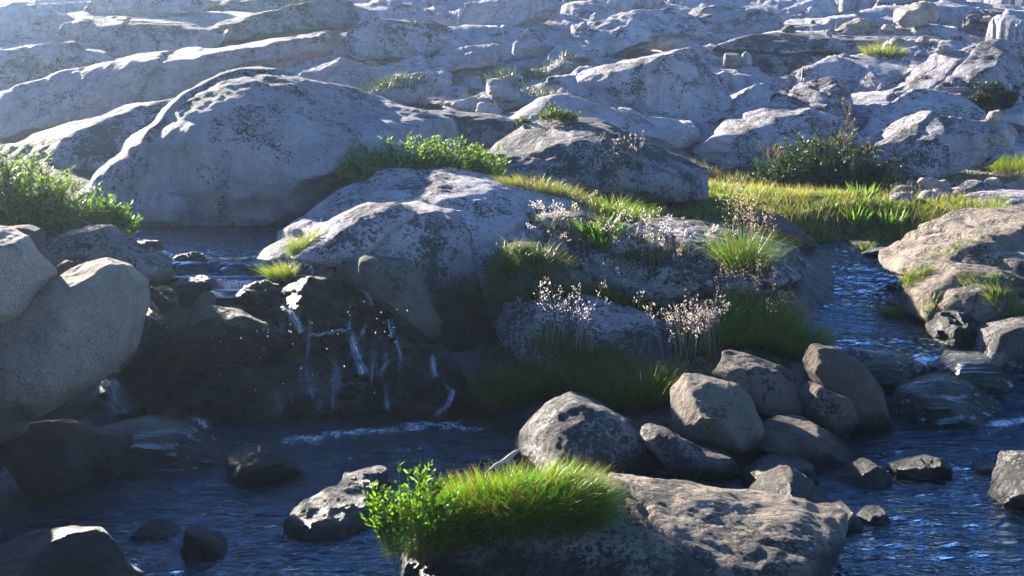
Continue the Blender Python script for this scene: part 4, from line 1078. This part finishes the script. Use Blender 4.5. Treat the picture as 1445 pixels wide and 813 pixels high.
# --- stems with alternate leaves
def sprig_shrub(label, c, width, height, nst, per, leafL, leafW, col, name='shrub', cat='shrub', group=None, flat=.6, stem_c=(.16, .12, .07), mat='leaf', part='foliage', droop=.25, depth=.7, up=.5, side_tw=2):
    _ps[0] += 1; rg = np.random.default_rng(_ps[0])
    e = empty(name, c); tag(e, label, cat, group)
    pol = []; LP = []; LD = []
    for i in range(nst):
        a = rg.uniform(0, 2 * math.pi); r = rg.uniform(0, 1) ** .5
        x0 = c + np.array([math.cos(a) * r * width * .38, math.sin(a) * r * width * .38 * depth, 0])
        h = height * math.sqrt(max(.05, 1 - (r * .82) ** 2)) * rg.uniform(.62, 1.08)
        out = np.array([math.cos(a), math.sin(a) * depth, 0]) * r * width * .22 + rg.normal(size=3) * np.array([.05, .05, 0]) * width
        P = np.array([x0 + out * s ** 1.4 + np.array([0, 0, h * s]) for s in np.linspace(0, 1, 6)]); pol.append(P)
        tws = [P]
        for _ in range(side_tw):
            s = rg.uniform(.3, .85); b0 = x0 + out * s ** 1.4 + np.array([0, 0, h * s]); a2 = rg.uniform(0, 2 * math.pi); l = h * rg.uniform(.15, .32)
            P2 = np.array([b0 + np.array([math.cos(a2), math.sin(a2), up + .4 * t]) * l * t for t in np.linspace(0, 1, 4)]); pol.append(P2); tws.append(P2)
        for Pt in tws:
            kk = per if Pt is P else max(3, per // 2)
            for k in range(kk):
                s = (rg.uniform(.28, 1.0) if Pt is P else rg.uniform(.1, 1)) * (len(Pt) - 1); j = min(int(s), len(Pt) - 2); q0 = Pt[j] + (Pt[j + 1] - Pt[j]) * (s - j)
                td = Pt[j + 1] - Pt[j]; td = td / (np.linalg.norm(td) + 1e-9)
                a3 = rg.uniform(0, 2 * math.pi); LD.append(td * flat + np.array([math.cos(a3), math.sin(a3), rg.uniform(-droop, .5)])); LP.append(q0)
    put('stems', [twigs(rg, pol, max(.0015, height * .006), stem_c)], M['seed'], c, e)
    n = len(LP)
    put(part, [leaves(rg, np.array(LP), np.array(LD), leafL * rg.uniform(.45, 1.35, n), leafW * rg.uniform(.6, 1.3, n), col, .36)], M[mat], c, e)
    return e
GW = 'willow shrubs by the water'
sb = pix(588, 770); sb = at(590, 745, tc[1] - .12)
sprig_shrub('leafy lime-green seedling leaning out from the end of the bright tussock', np.array([sb[0] - .02, sb[1], .08]), .36, .43, 44, 18, .033, .0135, (.10, .18, .02), 'leafy_seedling', 'seedling', flat=.9, stem_c=(.12, .12, .04))
# mossy lump at the water end of the near slab
rock('moss-covered lump at the waterline under the leafy seedling', '570,800 574,770 592,748 612,742 622,760 606,790 590,808', 'wetmoss', D=5.2, T=.1, lean=.2, name='mossy_rock', cat='rock')

for j, (px, py, w, h, n) in enumerate([(18, 330, .95, .66, 150), (95, 332, .75, .42, 110), (152, 332, .42, .28, 46), (-60, 320, .9, .85, 90)]):
    b = pix(px, py) if px > 0 else at(px, py, 9.9); b = at(px, py, min(max(b[1], 9.6), 10.4))
    sprig_shrub(['tallest leafy willow shrub at the picture edge behind the boulders', 'rounded willow shrub between the tallest one and the pool', 'small trailing willow sprig hanging toward the upper pool', 'dense willow clump half outside the picture edge'][j], b - np.array([0, 0, .12]), w, h + .12, n, 26, .050, .014, (.11, .165, .04), 'willow_shrub', 'shrub', GW, flat=.8)
for j, (px, py, w, h, n) in enumerate([(520, 262, .55, .38, 70), (585, 255, .65, .46, 95), (640, 250, .55, .36, 70), (685, 245, .4, .26, 36)]):
    b = at(px, py, 11.5)
    sprig_shrub(['low willow clump where the white dome meets the whaleback', 'tallest willow clump on the whaleback crest', 'middle-sized willow clump backed by the dark streaked slab', 'last small willow clump beside the peaked boulder'][j], b - np.array([0, 0, .10]), w, h + .10, n, 24, .042, .013, (.13, .19, .05), 'willow_shrub', 'shrub', 'willow shrubs on the whaleback crest', flat=.8)

# --- tufts on and between the rocks
tuft('small sunlit tuft on the mossy wall in the fall', 412, 392, .17, .10, 1100, .17, (.07, .10, .02), (.22, .24, .06), straw=.15)
tuft('spiky yellow-green tuft between the whaleback and the shaded meadow', 876, 308, .20, .14, 700, .24, (.08, .12, .02), (.22, .26, .04), group='tufts around the whaleback')
tuft('pale dry turf strip along the whaleback crest', 772, 268, .42, .14, 1100, .13, (.10, .10, .03), (.26, .24, .09), straw=.4, group='tufts around the whaleback')
tuft('dry tuft hanging above the upper pool', 404, 312, .12, .08, 260, .14, (.10, .09, .04), (.22, .18, .08), straw=.7, group='tufts around the whaleback')
tuft('glossy broad-leaved green plant among the seeding grasses', 848, 408, .11, .08, 95, .24, (.06, .13, .012), (.13, .24, .02), name='broad_leaved_plant', cat='plant', width=.022, splay=.7, curve=.3)
GD = 'dark shaded grass hanging over the heap'  # blade colours darker than the other grass, with the shade put into them
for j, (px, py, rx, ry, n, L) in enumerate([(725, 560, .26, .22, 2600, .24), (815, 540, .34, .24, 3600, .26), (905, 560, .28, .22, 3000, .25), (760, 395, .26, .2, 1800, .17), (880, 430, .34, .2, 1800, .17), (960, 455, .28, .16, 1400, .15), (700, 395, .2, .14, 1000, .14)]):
    tuft(['shade-darkened tussock drooping beside the grotto', 'broad shade-darkened tussock in the middle of the heap', 'shade-darkened tussock overhanging the smooth tan boulder', 'shaded grass ledge behind the smooth grey slab', 'shaded grass ledge around the broad-leaved plant', 'end of the shaded grass ledge near the tall grass', 'thin shaded grass against the lichen-blotched rib'][j], px, py, rx, ry, n, L, (.036, .056, .012), (.08, .105, .02), name='grass_tussock', cat='grass tussock', group=GD, straw=.08)
GT = 'tall grass beside the narrow stream'
for j, (px, py, rx, ry, n, L, hd) in enumerate([(1060, 460, .26, .2, 2200, .30, 24), (1105, 488, .26, .2, 2600, .24, 10), (1050, 410, .16, .14, 800, .36, 26), (1010, 480, .22, .18, 1300, .2, 12)]):
    tuft(['tall leafy grass clump at the middle of the stream bank', 'rounded green tussock overhanging the middle pool', 'tallest grass clump with long yellow stalks', 'low green clump beside the flat-topped boulder'][j], px, py, rx, ry, n, L, (.04, .08, .012), (.10, .17, .022), group=GT, heads=hd, head_c=(.34, .28, .18), head_L=L * 1.75, straw=.2)
GP = 'tufts growing in the cracks of the broad slab'
for j, (px, py, rx, ry, n, L) in enumerate([(1278, 402, .17, .10, 800, .13), (1420, 440, .16, .10, 500, .14), (1400, 405, .24, .08, 500, .08), (1316, 428, .06, .05, 120, .08), (1350, 350, .22, .05, 240, .05), (1222, 352, .06, .05, 100, .12)]):
    tuft(['bright tuft at the water side of the broad sunlit slab', 'shaded tuft by the rounded mossy-edged boulder', 'short turf at the foot of the split-off block', 'tiny tuft low on the broad sunlit slab', 'thin line of turf in a crack of the broad slab', 'lone dry tuft on the stone at the stream head'][j], px, py, rx, ry, n, L, (.06, .09, .015), (.17, .20, .04), group=GP, straw=.2)

# --- flowering grasses, pink-grey panicles catching the light
GFw = 'flowering grasses among the rocks'
FLW = [('pale panicles over the smooth slab nearest the grotto', 762, 478, .10, 10, .36, (.52, .45, .46)), ('thin-stemmed panicles in the middle of the smooth slab', 815, 495, .22, 22, .42, (.56, .50, .49)),
       ('dense silvery panicles at the end of the smooth slab', 945, 515, .36, 40, .42, (.46, .41, .37)), ('drooping panicles bending toward the flat-topped boulder', 985, 500, .16, 26, .36, (.46, .38, .36)),
       ('whitish flower stalks behind the broad-leaved plant', 890, 392, .42, 80, .27, (.52, .46, .48)), ('yellowish flower stalks on the whaleback side of the grass ledge', 815, 370, .26, 30, .24, (.44, .38, .22)),
       ('white-headed stalks highest on the grass ledge', 775, 352, .16, 16, .22, (.56, .50, .46)), ('greyish flowers around the foot of the peaked boulder', 860, 270, .30, 40, .30, (.40, .34, .32)),
       ('sparse pale stalks between grass ledge and pale flat slab', 955, 425, .4, 50, .30, (.50, .45, .40))]
for lab, px, py, r, n, L, col in FLW:
    _ps[0] += 1; rg = np.random.default_rng(_ps[0]); c = pix(px, py)
    e = empty('flowering_grass', c); tag(e, lab, 'flowering grass', GFw)
    R = roots_disc(rg, c, r, r * .6, n, .4, 60)
    seed_stalks(rg, R, L, col, c, e, .3, 1.25, 15)
    nb = n * 8; Rb = R[rg.integers(0, n, nb)] + rg.normal(size=(nb, 3)) * .012
    put('blades', [blades(rg, Rb, L * .5 * rg.uniform(.4, 1, nb), np.full(nb, .003), rg.uniform(0, 6.3, nb), np.abs(rg.normal(size=nb)) * .35, rg.uniform(.2, .7, nb), 4, (.06, .07, .02), (.16, .15, .05))], M['blade'], c, e)

# --- meadow turf: nobody could count the blades
def turf(name, label, npts, mask, L, wd, c0, c1, straw=0, seed=1):
    rg = np.random.default_rng(seed); P = []
    while sum(len(p) for p in P) < npts:
        x = rg.uniform(.5, 8.5, 40000); y = rg.uniform(11.7, 19, 40000); P.append(np.stack([x, y], 1)[mask(x, y) > rg.uniform(0, 1, 40000)])
    P = np.concatenate(P)[:npts]; x, y = P[:, 0], P[:, 1]
    R = np.stack([x, y, terrain_z(x, y) - .01], 1)
    cl = .55 + .6 * np.clip(.5 + fbm(p3(x, y), 2.2, 3, 301), 0, 1)
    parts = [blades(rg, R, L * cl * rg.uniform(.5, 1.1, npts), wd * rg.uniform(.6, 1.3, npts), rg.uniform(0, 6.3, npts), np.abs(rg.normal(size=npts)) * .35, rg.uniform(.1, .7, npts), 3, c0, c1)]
    pt = np.repeat(sstep(.02, .30, fbm(p3(x, y), 1.1, 4, 305)) * .8, 8)[:, None]
    v_, q0_, c_ = parts[0]; parts[0] = (v_, q0_, c_ * (1 - pt) + pt * np.array([.23, .185, .07]) * (c_.mean(1, keepdims=True) / c_.mean()) ** .5)
    if straw:
        k = int(npts * straw); i = rg.integers(0, npts, k)
        parts.append(blades(rg, R[i], L * 1.5 * rg.uniform(.6, 1.1, k), np.full(k, wd * .7), rg.uniform(0, 6.3, k), np.abs(rg.normal(size=k)) * .2, rg.uniform(.1, .4, k), 3, (.18, .14, .06), (.34, .26, .13)))
    V, q_, c = cat_(parts)
    return tag(link(name, make_mesh(name, V, q_, M['blade'], col=c)), label, 'grass', kind='stuff')
def m_green(x, y): 
    P = p3(x, y); return meadow_mask(x, y) * (1 - .96 * sstep(14.8, 16.0, y + fbm(P, .8, 2, 8)))
def m_dry(x, y):
    p = pxq(x, y); P = p3(x, y)
    return meadow_mask(x, y) * sstep(14.6, 15.9, y + fbm(P, .8, 2, 8)) + sstep(1270, 1300, p) * (1 - sstep(1440, 1475, p)) * sstep(16.4, 16.8, y) * (1 - sstep(17.6, 18, y)) * .9
turf('meadow_grass', 'short bright green turf of the stream-side meadow', 65000, m_green, .115, .0075, (.05, .08, .014), (.14, .185, .03), .06, 11)
turf('dry_grass', 'straw-coloured dry grass behind the green turf', 13000, m_dry, .13, .007, (.13, .11, .035), (.36, .27, .11), .35, 12)
GM2 = 'upright leafy plants in the meadow'
for j, (px, py) in enumerate([(1208, 318), (1256, 322), (1215, 283)]):
    tuft(['fresh green leaf cluster on the meadow edge above the stream head', 'larger fresh green leaf cluster on the meadow edge', 'single upright green plant in front of the pine bush'][j], px, py, .10, .06, 46, .24, (.07, .13, .015), (.15, .25, .02), name='leafy_plant', cat='plant', width=.026, splay=.35, curve=.2, group=GM2)
tuft('yellow-green bushy tuft at the picture edge behind the cobbles', 1436, 222, .55, .4, 2600, .34, (.06, .08, .012), (.24, .26, .03), base=at(1440, 232, 18.2), top=1.5)
tuft('yellowish tuft on the dark lichen shelf below the perched boulders', 1246, 78, .4, .25, 500, .3, (.12, .13, .03), (.28, .27, .06), width=.012)

# --- pine bush and other shrubs
def pine_bush(label, c, width, height, nst, col, dead=0, name='pine_bush', cat='bush', group=None, needle=.055, depth=.7, tufts=16):
    _ps[0] += 1; rg = np.random.default_rng(_ps[0]); e = empty(name, c); tag(e, label, cat, group)
    pol = []; NP = []; ND = []; DP = []; DD = []
    for i in range(nst + dead):
        isd = i >= nst
        a = rg.uniform(0, 2 * math.pi); r = rg.uniform(0, 1) ** .5 * (.75 if isd else 1)
        lean = np.array([math.cos(a), math.sin(a) * depth, 0]) * r * width * .5
        h = height * math.sqrt(max(.04, 1 - (r * .93) ** 2)) * rg.uniform(.6, 1.05) * (1.42 if isd else .9)
        wob = rg.normal(size=3) * np.array([.06, .06, 0]) * height
        P = np.array([c + lean * (.35 + .65 * s ** .8) + np.array([0, 0, h * s]) + wob * math.sin(3 * s) for s in np.linspace(0, 1, 7)]); pol.append(P)
        tws = [P]
        for _ in range(4):
            s = rg.uniform(.25, .9); j = s * 6; k = min(int(j), 5); b0 = P[k] + (P[k + 1] - P[k]) * (j - k); a2 = rg.uniform(0, 2 * math.pi); l = height * rg.uniform(.12, .3)
            P2 = np.array([b0 + np.array([math.cos(a2) * t, math.sin(a2) * t, .55 * t + .4 * t * t]) * l for t in np.linspace(0, 1, 4)]); pol.append(P2); tws.append(P2)
        for Pt in tws:
            for _ in range(tufts if Pt is P else tufts // 2):
                s = (rg.uniform(.35, 1) if Pt is P else rg.uniform(.3, 1)) if not isd else rg.uniform(.72, 1)
                j = s * (len(Pt) - 1); k = min(int(j), len(Pt) - 2); q0 = Pt[k] + (Pt[k + 1] - Pt[k]) * (j - k); td = Pt[k + 1] - Pt[k]; td = td / (np.linalg.norm(td) + 1e-9)
                m_ = 9 if not isd else 6
                dd = td[None] * .9 + rg.normal(size=(m_, 3)) * .55
                (DP if isd else NP).append(np.repeat(q0[None], m_, 0) + td[None] * rg.uniform(-.02, .02, (m_, 1))); (DD if isd else ND).append(dd)
    put('stems', [twigs(rg, pol, height * .012, (.20, .16, .13))], M['seed'], c, e)
    NPa = np.concatenate(NP); n = len(NPa)
    put('needles', [leaves(rg, NPa, np.concatenate(ND), needle * rg.uniform(.6, 1.2, n), np.full(n, needle * .16), col, .25)], M['needle'], c, e)
    if dead:
        DPa = np.concatenate(DP); n = len(DPa)
        put('dead_needles', [leaves(rg, DPa, np.concatenate(DD), needle * rg.uniform(.6, 1.1, n), np.full(n, needle * .16), (.17, .115, .07), .25)], M['needle'], c, e)
    return e
bp = at(1160, 284, 15.9); bp[2] = terrain_z(bp[0], bp[1])[0] - .05
pine_bush('sprawling dark green pine bush with rusty dead tops in the meadow', bp, 2.1, .90, 100, (.035, .065, .018), dead=8, tufts=22)
bp = at(1398, 160, 21.0)
pine_bush('small dense dark pine growing in the joint of the buttress', bp, .72, .68, 34, (.02, .034, .015), tufts=16)
GH = 'small shrubs dotted over the slope'
for j, (px, py, D, w, h, col) in enumerate([(906, 44, 30.0, .55, .45, (.025, .04, .02)), (945, 18, 36.5, 1.0, .4, (.04, .04, .025)), (815, 12, 34, .9, .5, (.03, .045, .018)), (780, 36, 31.6, .6, .35, (.035, .05, .018))]):
    pine_bush(['small round dark shrub on the slab above the huge dome', 'flat brownish shrub near the top edge', 'dark shrub filling the gully beside the jointed wall', 'green shrub at the foot of the jointed wall'][j], at(px, py, D), w, h, 14, col, name='low_shrub', cat='shrub', group=GH, needle=.09, tufts=10)
for j, (px, py, w, h, n) in enumerate([(778, 170, .36, .22, 22), (806, 170, .22, .16, 14), (738, 172, .2, .1, 10)]):
    b = pix(px, py + 4)
    sprig_shrub(['leafy sprig group on top of the peaked boulder', 'smaller sprigs at the crest of the peaked boulder', 'sprigs on the shoulder of the peaked boulder'][j], b - np.array([0, 0, .02]), w, h, n, 16, .04, .014, (.09, .10, .035), 'leafy_sprig', 'sprig', 'sprigs on the peaked boulder')
# dark grass on the rubble shelf
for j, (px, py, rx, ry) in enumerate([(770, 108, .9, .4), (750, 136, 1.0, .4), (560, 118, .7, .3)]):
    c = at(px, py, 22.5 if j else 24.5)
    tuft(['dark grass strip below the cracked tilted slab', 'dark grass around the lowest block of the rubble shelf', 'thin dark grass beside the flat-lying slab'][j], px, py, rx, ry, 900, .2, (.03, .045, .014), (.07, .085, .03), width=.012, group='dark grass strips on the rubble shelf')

# --- gravel and rubble filling the gaps between the boulders
def gravel(name, label, pts, s0, s1, mat, seed):
    rg = np.random.default_rng(seed); dv, df = ico(2); V = []; Fa = []
    for i, p in enumerate(pts):
        s = s0 * (s1 / s0) ** (rg.uniform() ** 2.2); a = rg.uniform(.6, 1.25, 3) * s; a[2] *= .7
        n = rg.normal(size=(7, 3)); n /= np.linalg.norm(n, axis=1)[:, None]
        d = dv.copy()
        for k in range(7): d = d - n[k] * np.maximum(d @ n[k] - rg.uniform(.62, .9), 0)[:, None]
        th = rg.uniform(0, 6.3); R = np.array([[math.cos(th), -math.sin(th), 0], [math.sin(th), math.cos(th), 0], [0, 0, 1]])
        V.append((d * a) @ R.T + p + np.array([0, 0, a[2] * .25])); Fa.append(df + i * len(dv))
    return tag(link(name, make_mesh(name, np.concatenate(V), np.concatenate(Fa), M[mat], smooth=False)), label, 'gravel', kind='stuff')
rg = np.random.default_rng(991)
def scatter(n, regs):
    out = []
    for _ in range(n):
        x0, y0, x1, y1 = regs[rg.integers(len(regs))]
        h = cast((0, 0, CAMZ), ray(rg.uniform(x0, x1), rg.uniform(y0, y1)))
        if h and h[1][2] > .35 and h[2].name == 'ground': out.append(h[0])
    return out
gravel('gravel', 'small stones and gravel lodged between the boulders by the water', scatter(900, [(640, 580, 1260, 690), (930, 470, 1160, 600), (860, 676, 960, 730), (1280, 400, 1445, 470), (180, 380, 300, 430)]), .008, .045, 'brown', 5)
gravel('rubble', 'loose rubble strewn over the ledges of the slope', scatter(260, [(520, 95, 800, 165), (1000, 45, 1340, 80), (1265, 245, 1445, 290), (960, 30, 1445, 60)]), .035, .20, 'speck', 6)
# ------------------------------------------------------------------ sky, sun, view
SUN_AZ, SUN_EL = math.radians(-37), math.radians(18.7)     # azimuth from straight ahead, clockwise positive
w = bpy.data.worlds.new('World'); SC.world = w; w.use_nodes = True
nt = w.node_tree; nt.nodes.clear()
sky = nt.nodes.new('ShaderNodeTexSky'); sky.sky_type = 'NISHITA'; sky.sun_disc = False
sky.sun_elevation = SUN_EL; sky.sun_rotation = SUN_AZ; sky.altitude = 3000; sky.air_density = 1.0; sky.dust_density = .2; sky.ozone_density = 6.0
bg = nt.nodes.new('ShaderNodeBackground'); bg.inputs['Strength'].default_value = .066
ow = nt.nodes.new('ShaderNodeOutputWorld'); nt.links.new(sky.outputs[0], bg.inputs[0]); nt.links.new(bg.outputs[0], ow.inputs[0])
sl = bpy.data.lights.new('sun', 'SUN'); sl.energy = 5.0; sl.angle = math.radians(.5); sl.color = (1, .91, .77)
so = bpy.data.objects.new('sun', sl); COL.objects.link(so)
dv = Vector((math.sin(SUN_AZ) * math.cos(SUN_EL), math.cos(SUN_AZ) * math.cos(SUN_EL), math.sin(SUN_EL)))
so.rotation_euler = dv.to_track_quat('Z', 'Y').to_euler()
SC.view_settings.view_transform = 'Standard'; SC.view_settings.look = 'None'; SC.view_settings.gamma = 1.0; SC.view_settings.use_curve_mapping = False
SC.view_settings.exposure = 2.6
SC.render.engine = 'CYCLES'
SC.cycles.use_denoising = True
SC.cycles.max_bounces = 6; SC.cycles.diffuse_bounces = 3; SC.cycles.glossy_bounces = 2; SC.cycles.transparent_max_bounces = 12
SC.cycles.sample_clamp_indirect = 4.0

# haze added to imitate the lens veil toward the sun: one closed box of even haze round everything
hx0, hx1, hy0, hy1, hz0, hz1 = -520, 520, -26, 320, -6, 12.5
HV = np.array([[x, y, z] for z in (hz0, hz1) for y in (hy0, hy1) for x in (hx0, hx1)], float)
HF = np.array([[0, 2, 3, 1], [4, 5, 7, 6], [0, 1, 5, 4], [2, 6, 7, 3], [0, 4, 6, 2], [1, 3, 7, 5]])
m, nt = new_mat('haze'); g = N(nt)
pv = g.n('ShaderNodeVolumePrincipled', Color=(.60, .78, 1, 1), Density=.0008, Anisotropy=.68)
g.n('ShaderNodeOutputMaterial', Volume=pv.outputs[0])
tag(link('haze', make_mesh('haze', HV, HF, m, smooth=False)), 'thin bluish haze added for the glare veil toward the sun', 'haze', kind='stuff')
SC.cycles.volume_bounces = 0
